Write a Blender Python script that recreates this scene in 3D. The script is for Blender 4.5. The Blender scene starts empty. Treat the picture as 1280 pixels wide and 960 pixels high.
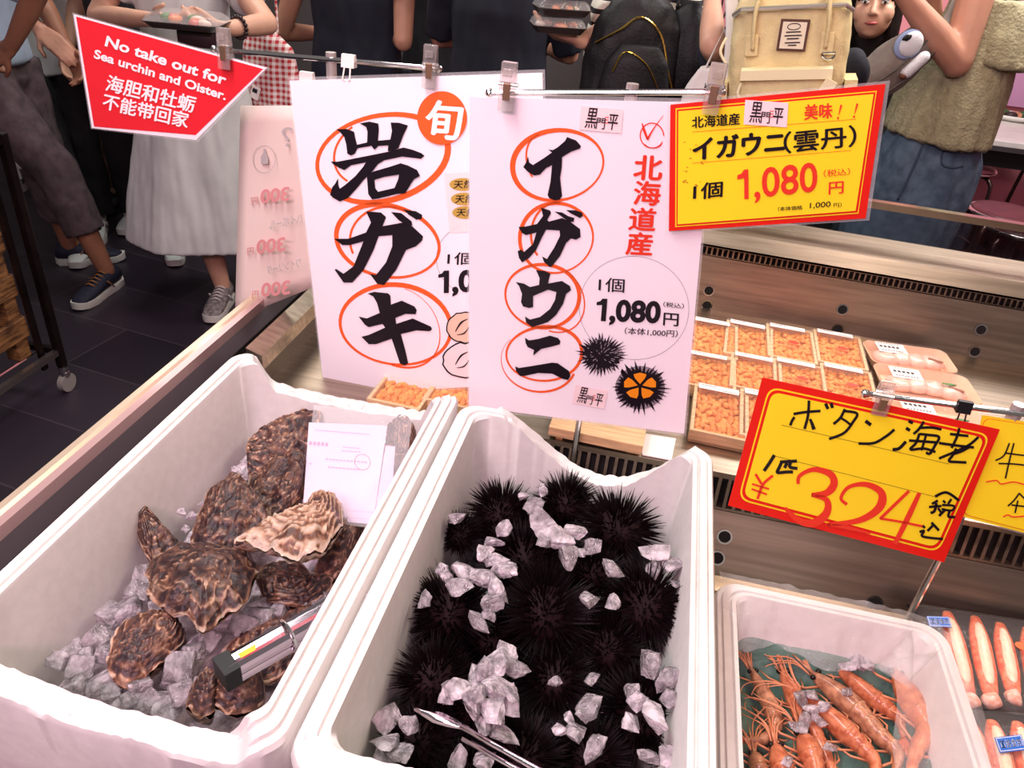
import bpy, bmesh, math, random
from mathutils import Vector, Matrix, noise
from mathutils.geometry import tessellate_polygon
S = bpy.context.scene
COL = S.collection
R = math.radians
# ---------------------------------------------------------------- camera
CAM = Vector((0, 0, 1.6))
F = 961.0
_vb = Vector(((880 - 640) / F, (480 + 100) / F, -1.0))
_vb2 = Vector(((-120 - 640) / F, (480 + 199) / F, -1.0))
_Y = _vb.normalized()
_Z = _vb.cross(_vb2).normalized()
if _Z.y < 0: _Z = -_Z
_X = _Y.cross(_Z)
RM = Matrix((_X, _Y, _Z))                     # world <- camera
cam = bpy.data.cameras.new('camera'); cam.sensor_width = 36; cam.lens = 36 * F / 1280
cam.clip_start = .02
co = bpy.data.objects.new('camera', cam); COL.objects.link(co)
co.matrix_world = Matrix.Translation(CAM) @ RM.to_4x4()
S.camera = co
# ---------------------------------------------------------------- world and lights
wd = bpy.data.worlds.new('world'); S.world = wd; wd.use_nodes = True
bg = wd.node_tree.nodes['Background']
bg.inputs[0].default_value = (1.0, .93, .90, 1); bg.inputs[1].default_value = .17
def area(name, loc, target, size, power, col, size_y=None):
    l = bpy.data.lights.new(name, 'AREA'); l.energy = power; l.color = col
    l.shape = 'RECTANGLE'; l.size = size; l.size_y = size_y or size
    o = bpy.data.objects.new(name, l); COL.objects.link(o); o.location = loc
    o.rotation_euler = (Vector(target) - Vector(loc)).to_track_quat('-Z', 'Y').to_euler()
    return o
for _y, _x, _e in ((.20, -.60, 10), (.62, -.80, 11), (1.02, -.65, 9)):
    area('counter_strip_light', (_x, _y, 2.45), (_x + .22, _y, .8), 1.5, _e, (1, .95, .93), .07)
area('pink_light', (-.35, -.85, 2.3), (-.1, 1.1, 1.0), 1.3, 34, (1, .56, .72), .25)
area('warm_light', (.75, 1.55, 2.5), (.65, 1.5, .8), 1.3, 13, (1, .76, .56), .12)
area('hall_light', (-1.6, 3.0, 2.75), (-1.6, 3.0, 0), 1.6, 34, (1, .96, .92), .6)
area('eatery_light', (1.3, 3.2, 2.75), (1.2, 3.4, 0), 1.4, 72, (1, .93, .90), .6)
area('shrimp_fill_light', (.85, .62, 2.45), (.55, .62, .7), .9, 5, (1, .88, .80), .07)  # added fill lamp, brightens the shrimp box rim
S.view_settings.view_transform = 'Standard'; S.view_settings.look = 'None'
S.view_settings.exposure = .0; S.view_settings.gamma = 1; S.view_settings.use_curve_mapping = False
try:
    S.cycles.max_bounces = 10; S.cycles.transmission_bounces = 10; S.cycles.transparent_max_bounces = 24
    S.cycles.caustics_refractive = False; S.cycles.caustics_reflective = False
except Exception: pass
# ---------------------------------------------------------------- helpers
def ray(u, v): return (RM @ Vector(((u - 640) / F, -(v - 480) / F, -1.0)))
def at_z(u, v, z):
    d = ray(u, v); return CAM + d * ((z - CAM.z) / d.z)
def at_y(u, v, y):
    d = ray(u, v); return CAM + d * ((y - CAM.y) / d.y)
class Plane:
    def __init__(s, p, a, b):
        s.p = p; s.n = (a - p).cross(b - p).normalized()
        if s.n.dot(CAM - p) < 0: s.n = -s.n
    def at(s, u, v, lift=0):
        d = ray(u, v); q = s.p + s.n * lift
        return CAM + d * ((q - CAM).dot(s.n) / d.dot(s.n))
def lin(c):
    c = [x / 255 for x in c]
    return tuple(x / 12.92 if x <= .04045 else ((x + .055) / 1.055) ** 2.4 for x in c) + (1,)
_m = {}
def mat(name, col, rough=.5, metal=0, spec=.5, trans=0, ior=1.45, alpha=1, var=0, scale=20, bump=0, bscale=None, col2=None, coat=0, sss=0, stretch=None, detail=4, emit=0):
    if name in _m: return _m[name]
    m = bpy.data.materials.new(name); m.use_nodes = True; nt = m.node_tree
    b = nt.nodes['Principled BSDF']
    b.inputs['Base Color'].default_value = lin(col); b.inputs['Roughness'].default_value = rough
    b.inputs['Metallic'].default_value = metal; b.inputs['IOR'].default_value = ior
    b.inputs['Specular IOR Level'].default_value = spec
    b.inputs['Transmission Weight'].default_value = trans; b.inputs['Alpha'].default_value = alpha
    b.inputs['Coat Weight'].default_value = coat
    if sss:
        b.inputs['Subsurface Weight'].default_value = sss; b.inputs['Subsurface Scale'].default_value = .01
    if emit:
        b.inputs['Emission Color'].default_value = lin(col); b.inputs['Emission Strength'].default_value = emit
    tc = nt.nodes.new('ShaderNodeTexCoord')
    src = tc.outputs['Object']
    if stretch:
        mp = nt.nodes.new('ShaderNodeMapping'); mp.inputs['Scale'].default_value = stretch
        nt.links.new(src, mp.inputs[0]); src = mp.outputs[0]
    if col2 is not None or var:
        n = nt.nodes.new('ShaderNodeTexNoise'); n.inputs['Scale'].default_value = scale; n.inputs['Detail'].default_value = detail
        nt.links.new(src, n.inputs['Vector'])
        r = nt.nodes.new('ShaderNodeValToRGB'); r.color_ramp.elements[0].position = .35; r.color_ramp.elements[1].position = .65
        c2 = col2 if col2 is not None else tuple(max(0, x * (1 - var)) for x in col)
        r.color_ramp.elements[0].color = lin(c2); r.color_ramp.elements[1].color = lin(col)
        nt.links.new(n.outputs['Fac'], r.inputs[0]); nt.links.new(r.outputs[0], b.inputs['Base Color'])
    if bump:
        n2 = nt.nodes.new('ShaderNodeTexNoise'); n2.inputs['Scale'].default_value = bscale or scale; n2.inputs['Detail'].default_value = 5
        nt.links.new(src, n2.inputs['Vector'])
        bp = nt.nodes.new('ShaderNodeBump'); bp.inputs['Strength'].default_value = bump; bp.inputs['Distance'].default_value = .01
        nt.links.new(n2.outputs['Fac'], bp.inputs['Height']); nt.links.new(bp.outputs[0], b.inputs['Normal'])
    _m[name] = m
    return m
class MB:
    """collects vertices and faces of ONE mesh in world coordinates"""
    def __init__(s): s.v = []; s.f = []
    def add(s, vs, fs):
        k = len(s.v); s.v += [Vector(q) for q in vs]; s.f += [tuple(i + k for i in f) for f in fs]; return s
    def box(s, c, size, rot=None, bev=0):
        bm = bmesh.new(); bmesh.ops.create_cube(bm, size=1)
        bmesh.ops.scale(bm, vec=size, verts=bm.verts)
        if bev: bmesh.ops.bevel(bm, geom=bm.edges[:], offset=bev, segments=2, affect='EDGES', profile=.5)
        return s.bm(bm, Matrix.Translation(c) @ (rot.to_4x4() if rot else Matrix()))
    def bm(s, bm, M=None):
        if M is not None: bmesh.ops.transform(bm, matrix=M, verts=bm.verts)
        bm.verts.index_update()
        s.add([v.co.copy() for v in bm.verts], [[v.index for v in f.verts] for f in bm.faces]); bm.free(); return s
    def rings(s, rs, caps=True, close=True):
        """loft through rings of equal vertex count"""
        k = len(s.v); n = len(rs[0])
        for r in rs: s.v += [Vector(q) for q in r]
        for i in range(len(rs) - 1):
            for j in range(n if close else n - 1):
                a = k + i * n + j; b = k + i * n + (j + 1) % n
                s.f.append((a, b, b + n, a + n))
        if caps and close:
            s.f.append(tuple(k + j for j in range(n))[::-1]); s.f.append(tuple(k + (len(rs) - 1) * n + j for j in range(n)))
        return s
    def tube(s, pts, r, n=8, caps=True, flat=1.0, up=None):
        pts = [Vector(p) for p in pts]; rr = r if isinstance(r, (list, tuple)) else [r] * len(pts)
        out = []; t0 = None; side = None
        for i, p in enumerate(pts):
            t = (pts[min(i + 1, len(pts) - 1)] - pts[max(i - 1, 0)]).normalized()
            if side is None:
                a = Vector(up) if up else (Vector((0, 0, 1)) if abs(t.z) < .9 else Vector((1, 0, 0)))
                side = t.cross(a).normalized()
            else:
                side = (side - t * side.dot(t)).normalized()
            w = side.cross(t).normalized()
            out.append([p + side * (math.cos(2 * math.pi * j / n) * rr[i]) + w * (math.sin(2 * math.pi * j / n) * rr[i] * flat) for j in range(n)])
        return s.rings(out, caps)
    def ball(s, c, r, M=None, sub=2):
        bm = bmesh.new(); bmesh.ops.create_icosphere(bm, subdivisions=sub, radius=1)
        rr = r if isinstance(r, (list, tuple)) else (r, r, r)
        T = Matrix.Translation(c) @ (M.to_4x4() if M else Matrix()) @ Matrix.Diagonal((*rr, 1))
        return s.bm(bm, T)
    def quad(s, a, b, c, d): return s.add([a, b, c, d], [(0, 1, 2, 3)])
    def slab(s, poly, nrm, t):
        """flat polygon with thickness t going against nrm"""
        n = len(poly); nrm = Vector(nrm).normalized()
        a = [Vector(p) for p in poly]; b = [p - nrm * t for p in a]
        nn = Vector((0, 0, 0))
        for i in range(n): nn += a[i].cross(a[(i + 1) % n])
        if nn.dot(nrm) < 0: a.reverse(); b.reverse()
        return s.add(a + b, [tuple(range(n)), tuple(range(2 * n - 1, n - 1, -1))] + [(i, n + i, n + (i + 1) % n, (i + 1) % n) for i in range(n)])
    def polyholes(s, loops):
        loops = [[Vector(p) for p in l] for l in loops]
        fl = [p for l in loops for p in l]
        return s.add(fl, tessellate_polygon(loops))
    def build(s, name, m, parent=None, smooth=False, angle=None):
        me = bpy.data.meshes.new(name)
        off = parent_loc(parent)
        me.from_pydata([v - off for v in s.v], [], s.f); me.validate(); me.update()
        if smooth or angle:
            for p in me.polygons: p.use_smooth = True
            if angle:
                try: me.set_sharp_from_angle(angle=R(angle))
                except Exception: pass
        me.materials.append(m)
        o = bpy.data.objects.new(name, me); COL.objects.link(o)
        if parent: o.parent = parent
        return o
def parent_loc(p):
    v = Vector((0, 0, 0))
    while p is not None: v += p.location; p = p.parent
    return v
def tag(o, label=None, cat=None, group=None, kind=None):
    if label: o['label'] = label
    if cat: o['category'] = cat
    if group: o['group'] = group
    if kind: o['kind'] = kind
    return o
def thing(name, loc, label, cat, group=None):
    o = bpy.data.objects.new(name, None); o.empty_display_size = .05; COL.objects.link(o); o.location = loc
    return tag(o, label, cat, group)
def single(o, label, cat, group=None):
    """a thing that is one mesh: move its origin to its base"""
    vs = [v.co for v in o.data.vertices]
    c = Vector((sum(v.x for v in vs) / len(vs), sum(v.y for v in vs) / len(vs), min(v.z for v in vs)))
    for v in o.data.vertices: v.co -= c
    o.location = c
    return tag(o, label, cat, group)
def struct(o, kind='structure'): o['kind'] = kind; return o
def copy_tree(o, parent=None):
    c = o.copy(); COL.objects.link(c)
    if parent: c.parent = parent
    for ch in list(o.children): copy_tree(ch, c)
    return c
def fuse(mb, voxel=.008, smooth=4, disp=None):
    """one continuous skin from overlapping solids"""
    me = bpy.data.meshes.new('tmp'); me.from_pydata(mb.v, [], mb.f); me.update()
    bm = bmesh.new(); bm.from_mesh(me); bmesh.ops.recalc_face_normals(bm, faces=bm.faces); bm.to_mesh(me); bm.free()
    o = bpy.data.objects.new('tmp', me); COL.objects.link(o)
    md = o.modifiers.new('r', 'REMESH'); md.mode = 'VOXEL'; md.voxel_size = voxel
    if smooth:
        sm = o.modifiers.new('s', 'SMOOTH'); sm.iterations = smooth; sm.factor = .5
    dg = bpy.context.evaluated_depsgraph_get(); dg.update()
    m2 = bpy.data.meshes.new_from_object(o.evaluated_get(dg))
    out = MB(); nor = [v.normal.copy() for v in m2.vertices]
    out.v = [v.co.copy() for v in m2.vertices]
    if disp: out.v = [v + n * disp(v, n) for v, n in zip(out.v, nor)]
    out.f = [tuple(p.vertices) for p in m2.polygons]
    bpy.data.objects.remove(o); bpy.data.meshes.remove(me); bpy.data.meshes.remove(m2)
    return out
def fbm(p, s, o=3): return noise.fractal(Vector(p) * s, 1.0, 2.0, o)
def lerp(a, b, t): return a + (b - a) * t
def spline(pts, n=8):
    pts = [Vector(p) for p in pts]; out = []
    for i in range(len(pts) - 1):
        p0 = pts[max(i - 1, 0)]; p1 = pts[i]; p2 = pts[i + 1]; p3 = pts[min(i + 2, len(pts) - 1)]
        for k in range(n):
            t = k / n
            out.append(.5 * ((2 * p1) + (p2 - p0) * t + (2 * p0 - 5 * p1 + 4 * p2 - p3) * t * t + (3 * p1 - p0 - 3 * p2 + p3) * t ** 3))
    return out + [pts[-1]]
# ---------------------------------------------------------------- materials
STEEL = mat('brushed_steel', (186, 168, 150), .36, 1, var=.14, scale=3, stretch=(1, 30, 30), bump=.03, bscale=40)
STEELW = mat('worn_steel', (172, 154, 138), .4, 1, var=.22, scale=6, stretch=(1, 6, 6))
CHROME = mat('chrome', (225, 222, 222), .12, 1)
BLACKP = mat('black_plastic', (18, 16, 18), .45)
DARK = mat('dark_slot', (12, 9, 10), .8)
FOAM = mat('white_foam', (230, 227, 223), .75, bump=.04, bscale=300, var=.03, scale=60)
GLASS = mat('clear_glass', (235, 245, 240), .02, trans=1, ior=1.1, alpha=.35)
FILM = mat('clear_film', (255, 255, 255), .12, alpha=.13, spec=.9, bump=.35, bscale=30)
CLEAR = mat('clear_plastic', (250, 240, 236), .1, trans=.8, ior=1.2, alpha=.55)
PAPER = mat('sign_card', (250, 240, 246), .32, spec=.35)
YEL = mat('yellow_print', (255, 228, 40), .4, spec=.3)
RED = mat('red_print', (228, 34, 22), .4, spec=.3)
ORG = mat('orange_ink', (240, 98, 44), .45, spec=.2)
INK = mat('black_ink', (26, 18, 26), .3, spec=.4)
REDI = mat('red_ink', (232, 62, 42), .4, spec=.2)
WHITEI = mat('white_ink', (250, 245, 246), .4, spec=.2)
PINKP = mat('pale_sticker', (250, 226, 226), .5, spec=.2)
# ================================================================ the setting
def tile_floor():
    m = bpy.data.materials.new('dark_floor_tile'); m.use_nodes = True; nt = m.node_tree; b = nt.nodes['Principled BSDF']
    tc = nt.nodes.new('ShaderNodeTexCoord'); mp = nt.nodes.new('ShaderNodeMapping'); mp.inputs['Rotation'].default_value = (0, 0, R(8))
    br = nt.nodes.new('ShaderNodeTexBrick'); br.inputs['Scale'].default_value = 1; br.inputs['Brick Width'].default_value = .92; br.inputs['Row Height'].default_value = .3
    br.inputs['Mortar Size'].default_value = .003
    br.inputs['Color1'].default_value = lin((30, 24, 34)); br.inputs['Color2'].default_value = lin((46, 38, 48)); br.inputs['Mortar'].default_value = lin((66, 56, 62))
    nt.links.new(tc.outputs['Object'], mp.inputs[0]); nt.links.new(mp.outputs[0], br.inputs['Vector'])
    nt.links.new(br.outputs['Color'], b.inputs['Base Color']); b.inputs['Roughness'].default_value = .38
    return m
struct(MB().box((-.3, 2.3, -.02), (9.6, 8.4, .04)).build('floor', tile_floor()))
PINKW = mat('pink_wall_paint', (245, 158, 168), .55, var=.04, scale=2)
struct(MB().box((2.2, 5.3, 1.4), (4.6, .1, 2.8)).build('wall_back', PINKW))
struct(MB().box((-2.6, 6.35, 1.4), (5.0, .1, 2.8)).build('wall_back_hall', mat('grey_wall_paint', (120, 112, 112), .6)))
struct(MB().box((4.45, 2.2, 1.4), (.1, 8.4, 2.8)).build('wall_right', PINKW))
struct(MB().box((2.2, 5.235, .10), (4.6, .03, .20)).build('baseboard_back', mat('maroon_baseboard', (70, 28, 34), .5)))
struct(MB().box((-5.05, 2.3, 1.4), (.1, 8.4, 2.8)).build('wall_left', mat('grey_wall_paint', (120, 112, 112), .6)))
# lilac panel on the pink wall
single(MB().box(at_y(1290, 45, 5.23), (.5, .02, .75)).build('wall_poster', mat('lilac_print', (206, 150, 190), .5)),
       'lilac poster on the pink wall at the right edge', 'poster')
# ================================================================ display case
case = thing('display_case', (0, 1.0, 0), 'stainless refrigerated display case holding boxes and trays of seafood', 'display case')
TILT = .05
def fy(x, y): return y - TILT * (x - .15)
X0, X1 = -.72, 1.9
def sweep(pts, x0=X0 + .02, x1=X1):
    """extrude a (y, z) profile polygon along the case"""
    mb = MB(); n = len(pts)
    mb.rings([[(x, fy(x, y), z) for y, z in pts] for x in (x0, x1)])
    return mb
def straight(pts, x0=X0 + .02, x1=X1):
    return MB().rings([[(x, y, z) for y, z in pts] for x in (x0, x1)])
# plinth and wells
straight([(.24, 0), (1.12, 0), (1.12, .56), (.24, .56)]).build('plinth', STEELW, case)
straight([(.26, .56), (1.045, .56), (1.045, .60), (.26, .60)]).build('well_bottom', STEELW, case)
straight([(.235, 0), (.26, 0), (.26, .86), (.235, .86)]).build('front_panel', STEEL, case)
# stepped strip, perforated back panel of the near well
straight([(1.015, .60), (1.045, .60), (1.045, .622), (1.015, .615)]).build('step_rail', STEEL, case)
bp_ = MB(); 
def panel_with_holes(y0, z0, y1, z1, holes, x0, x1, tilt):
    """a sloped sheet with raised collars and dark round holes (holes: list of (x, t))"""
    g = fy if tilt else (lambda x, y: y)
    p = MB().rings([[(x, g(x, y), z) for y, z in ((y0, z0), (y1, z1), (y1 + .012, z1), (y0 + .012, z0))] for x in (x0, x1)])
    p.build('perforated_panel', STEEL, case)
    d = Vector((0, y1 - y0, z1 - z0)); n = Vector((0, -(z1 - z0), y1 - y0)).normalized()
    if n.y > 0: n = -n
    for x, t in holes:
        c = Vector((x, g(x, y0), z0)) + d * t + n * .001
        ex = Vector((1, 0, 0)); ey = d.normalized()
        h_ = MB().add([c + ex * .0105 * math.cos(a * math.pi / 12) + ey * .0105 * math.sin(a * math.pi / 12) for a in range(24)], [tuple(range(24))]).build('hole', DARK, case)
        cm = MB()
        for a in range(24):
            cm.quad(*[c + n * .0008 + ex * rr * math.cos(b * math.pi / 12) + ey * rr * math.sin(b * math.pi / 12) for b, rr in ((a, .0105), (a + 1, .0105), (a + 1, .0135), (a, .0135))])
        cm.build('hole_rim', CHROME, h_)
panel_with_holes(1.045, .62, 1.098, .725, [(.232, .62), (.227, .28), (.5, .1), (.62, .15), (.82, .55), (.82, .25), (1.15, .62), (1.15, .28), (-.1, .6), (-.1, .3), (-.45, .6), (-.45, .3)], X0 + .02, X1, False)
def grille(y0, z0, y1, z1, x0, x1, step, tilt, bar):
    g = fy if tilt else (lambda x, y: y)
    MB().rings([[(x, g(x, y), z) for y, z in ((y0 + .012, z0), (y1 + .012, z1), (y1 + .03, z1), (y0 + .03, z0))] for x in (x0, x1)]).build('grille_recess', DARK, case)
    mb = MB(); x = x0
    while x < x1:
        mb.rings([[(xx, g(x, y), z) for y, z in ((y0, z0), (y1, z1), (y1 + .012, z1), (y0 + .012, z0))] for xx in (x, x + bar)])
        x += step
    for t in (0, .93):
        ya, za = lerp(y0, y1, t), lerp(z0, z1, t); yb, zb = lerp(y0, y1, t + .07), lerp(z0, z1, t + .07)
        mb.rings([[(xx, g(xx, y) - .0008, z) for y, z in ((ya, za), (yb, zb), (yb + .012, zb), (ya + .012, za))] for xx in (x0, x1)])
    mb.build('grille', STEELW, case)
grille(1.098, .727, 1.112, .79, X0 + .03, X1, .0165, False, .0055)
# upper deck with its lip
straight([(1.106, .79), (1.106, .80), (1.80, .80), (1.80, .78), (1.125, .78), (1.12, .79)]).build('deck', STEEL, case)
straight([(1.12, 0), (1.80, 0), (1.80, .78), (1.12, .78)], X0 + .03, X1).build('cabinet', BLACKP, case)
holes = []
for u, v in [(886, 364), (882, 387), (1052, 385), (1045, 408), (1222, 407), (1213, 431)]:
    q = at_y(u, v, 1.775); holes.append((q.x, min(.93, max(.05, (q.z - .80) / .12))))
holes += [(-.3, .6), (-.3, .3), (1.15, .6), (1.15, .3)]
panel_with_holes(1.77, .80, 1.795, .922, holes, X0 + .02, X1, True)
grille(1.797, .924, 1.80, .944, X0 + .03, X1, .0125, True, .004)
sweep([(1.79, .952), (1.78, .956), (1.80, .985), (1.93, .990), (1.93, .95), (1.81, .95)]).build('ledge', STEEL, case)
sweep([(1.80, 0), (1.93, 0), (1.93, .95), (1.83, .95), (1.83, .70), (1.80, .70)]).build('rear_panel', BLACKP, case)
sweep([(1.90, .985), (1.906, .985), (1.906, 1.072), (1.90, 1.072)]).build('rear_glass', GLASS, case)
sweep([(1.892, 1.068), (1.914, 1.068), (1.914, 1.084), (1.892, 1.084)]).build('rear_rail', CHROME, case)
# left side: end panel with pale cap, dark gasket, inner steel frame and pane
CREAM = mat('cream_aluminium', (226, 206, 180), .3, .55)
MB().box((-.722, 1.08, .44), (.03, 1.70, .88)).build('end_panel', BLACKP, case)
mb = MB().rings([[(x, y, z) for x, z in ((-.736, .878), (-.736, .902), (-.732, .906), (-.722, .906), (-.718, .902), (-.718, .878))] for y in (.235, 1.93)])
mb.build('side_cap', CREAM, case)
MB().rings([[(x, y, z) for x, z in ((-.722, .884), (-.722, .902), (-.705, .902), (-.704, .884))] for y in (.24, 1.93)]).build('side_trim', mat('rose_aluminium', (214, 178, 176), .35, .6), case)
MB().rings([[(x, y, z) for x, z in ((-.722, .862), (-.722, .884), (-.704, .884), (-.690, .862))] for y in (.24, 1.93)]).build('side_strip', mat('grey_trim', (70, 62, 66), .35, .3), case)
MB().rings([[(x, y, z) for x, z in ((-.706, .60), (-.706, .862), (-.69, .862), (-.69, .60))] for y in (.26, 1.93)]).build('gasket', BLACKP, case)
MB().rings([[(x, y, z) for x, z in ((-.652, .865), (-.652, .895), (-.622, .885), (-.622, .855))] for y in (1.07, 1.79)]).build('inner_rail', STEEL, case)
MB().rings([[(x, y, z) for x, z in ((-.648, .80), (-.648, .86), (-.64, .86), (-.64, .80))] for y in (1.07, 1.79)]).build('inner_panel', mat('bronze_panel', (92, 76, 68), .35, .4), case)
# ================================================================ foam boxes
def rrect(x0, x1, y0, y1, r, n=7, m=14):
    """rounded rectangle, points counter-clockwise from front-left, tagged with side"""
    out = []
    cs = [((x0 + r, y0 + r), 180), ((x1 - r, y0 + r), 270), ((x1 - r, y1 - r), 0), ((x0 + r, y1 - r), 90)]
    sides = ['front', 'right', 'back', 'left']
    for k in range(4):
        (cx, cy), a0 = cs[k]
        arc = [(cx + r * math.cos(R(a0 + 90 * i / n)), cy + r * math.sin(R(a0 + 90 * i / n))) for i in range(n + 1)]
        out += arc
        (nx, ny), b0 = cs[(k + 1) % 4]
        st = Vector(arc[-1]); en = Vector((nx + r * math.cos(R(b0)), ny + r * math.sin(R(b0))))
        for i in range(1, m):
            q = st.lerp(en, i / m); out.append((q.x, q.y))
    return out
def foam_box(label, x0, x1, y0, y1, zb, zt, wall, rim, ledge=True, group=None, m=44, rough=True, floor_t=.03, rtop=.035):
    c = thing('foam_box', ((x0 + x1) / 2, (y0 + y1) / 2, zb), label, 'foam box', group)
    N = (7, m)
    outer = rrect(x0, x1, y0, y1, rtop, *N)
    def inset(d, r): return rrect(x0 + d, x1 - d, y0 + d, y1 - d, max(.008, r), *N)
    prof = [(0.010, -1, 0), (.004, -.35, 0), (0, -.012, 1), (.003, -.006, 1), (wall * .30, -.006, 1), (wall * .34, -.001, 1), (wall * .62, -.001, 1), (wall * .66, -.006, 1), (wall * .74, -.006, 1), (wall * .78, 0, 1), (wall * .96, 0, 1), (wall, -.005, 1), (wall + .012, -.5, 0), (wall + .026, -2, 0)]
    rings = []
    for d, dz, top in prof:
        pts = inset(d, rtop - d * .5 if d < wall else .03)
        ring = []
        for i, (x, y) in enumerate(pts):
            h, br = rim((outer[i][0] - x0) / (x1 - x0), (outer[i][1] - y0) / (y1 - y0))
            if dz == -1: z = zb
            elif dz == -2: z = zb + floor_t
            elif dz == -.35: z = zb + .62 * (zt - zb) - .0
            elif dz == -.5: z = zb + .42 * (zt - zb)
            else:
                e = dz if br < .2 else -.006 * abs(noise.noise(Vector((x * 90, y * 90, dz * 40)))) + (-.006 if d in (0, wall) else 0)
                if br >= .2: e += .004 * noise.noise(Vector((x * 170, y * 170, 3)))
                z = zt + h + e
            if dz == -.35: z = min(z, zt + h - .03)
            ring.append((x, y, z))
        rings.append(ring)
    mb = MB(); mb.rings(rings, caps=True)
    mb.build('box_shell', FOAM, c, angle=32)
    return c
def sm(a, b, t): t = max(0, min(1, (t - a) / (b - a))); return t * t * (3 - 2 * t)
def rim_oyster(s, t):
    # back wall broken away in a scoop, front wall torn low
    if t > .93:
        d = sm(.055, .16, s) * (1 - sm(.90, .985, s))
        return -.05 * d - .012 * d * math.sin(s * 3.1), d
    if t < .12 and s < .99:
        d = (1 - sm(.88, .97, s)); f = 1 - sm(.06, .12, t) if s < .06 else 1
        dd = d * f
        return -.012 * dd - .028 * dd * sm(.0, .5, s) - .008 * dd * noise.noise(Vector((s * 5, 3, 1))), dd
    return 0, 0
def rim_urchin(s, t):
    if t > .93:
        d = sm(.14, .20, s) * (1 - sm(.90, .955, s))
        u = (s - .16) / .78
        dip = max(0, math.sin(math.pi * min(1, max(0, u)) ** 1.25)) if 0 < u < 1 else 0
        return -.095 * dip, d
    if t < .05: return -.004, .5
    return 0, 0
foam_box('white foam box of oysters with torn back and front rims, left of the urchin box', -.662, -.252, .382, 1.062, .601, .90, .034, rim_oyster)
foam_box('white foam box of black sea urchins in the middle of the counter', -.246, .166, .375, 1.034, .601, .90, .034, rim_urchin)
foam_box('white foam box of shrimp lined with green sheet and clear film', .186, .502, .35, .845, .601, .81, .028, lambda s, t: (0, 0))
# foam lid corner in front
mb = MB(); mb.rings([[(x, y, z) for x, y in rrect(-.66, -.40, .255, .362, .03, 6, 8)] for z in (.61, .735)] + [[(x, y, .74) for x, y in rrect(-.655, -.405, .26, .357, .028, 6, 8)]])
single(mb.build('foam_tub', FOAM, None, angle=40), 'low white foam tub in front of the oyster box', 'foam tub')
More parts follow.
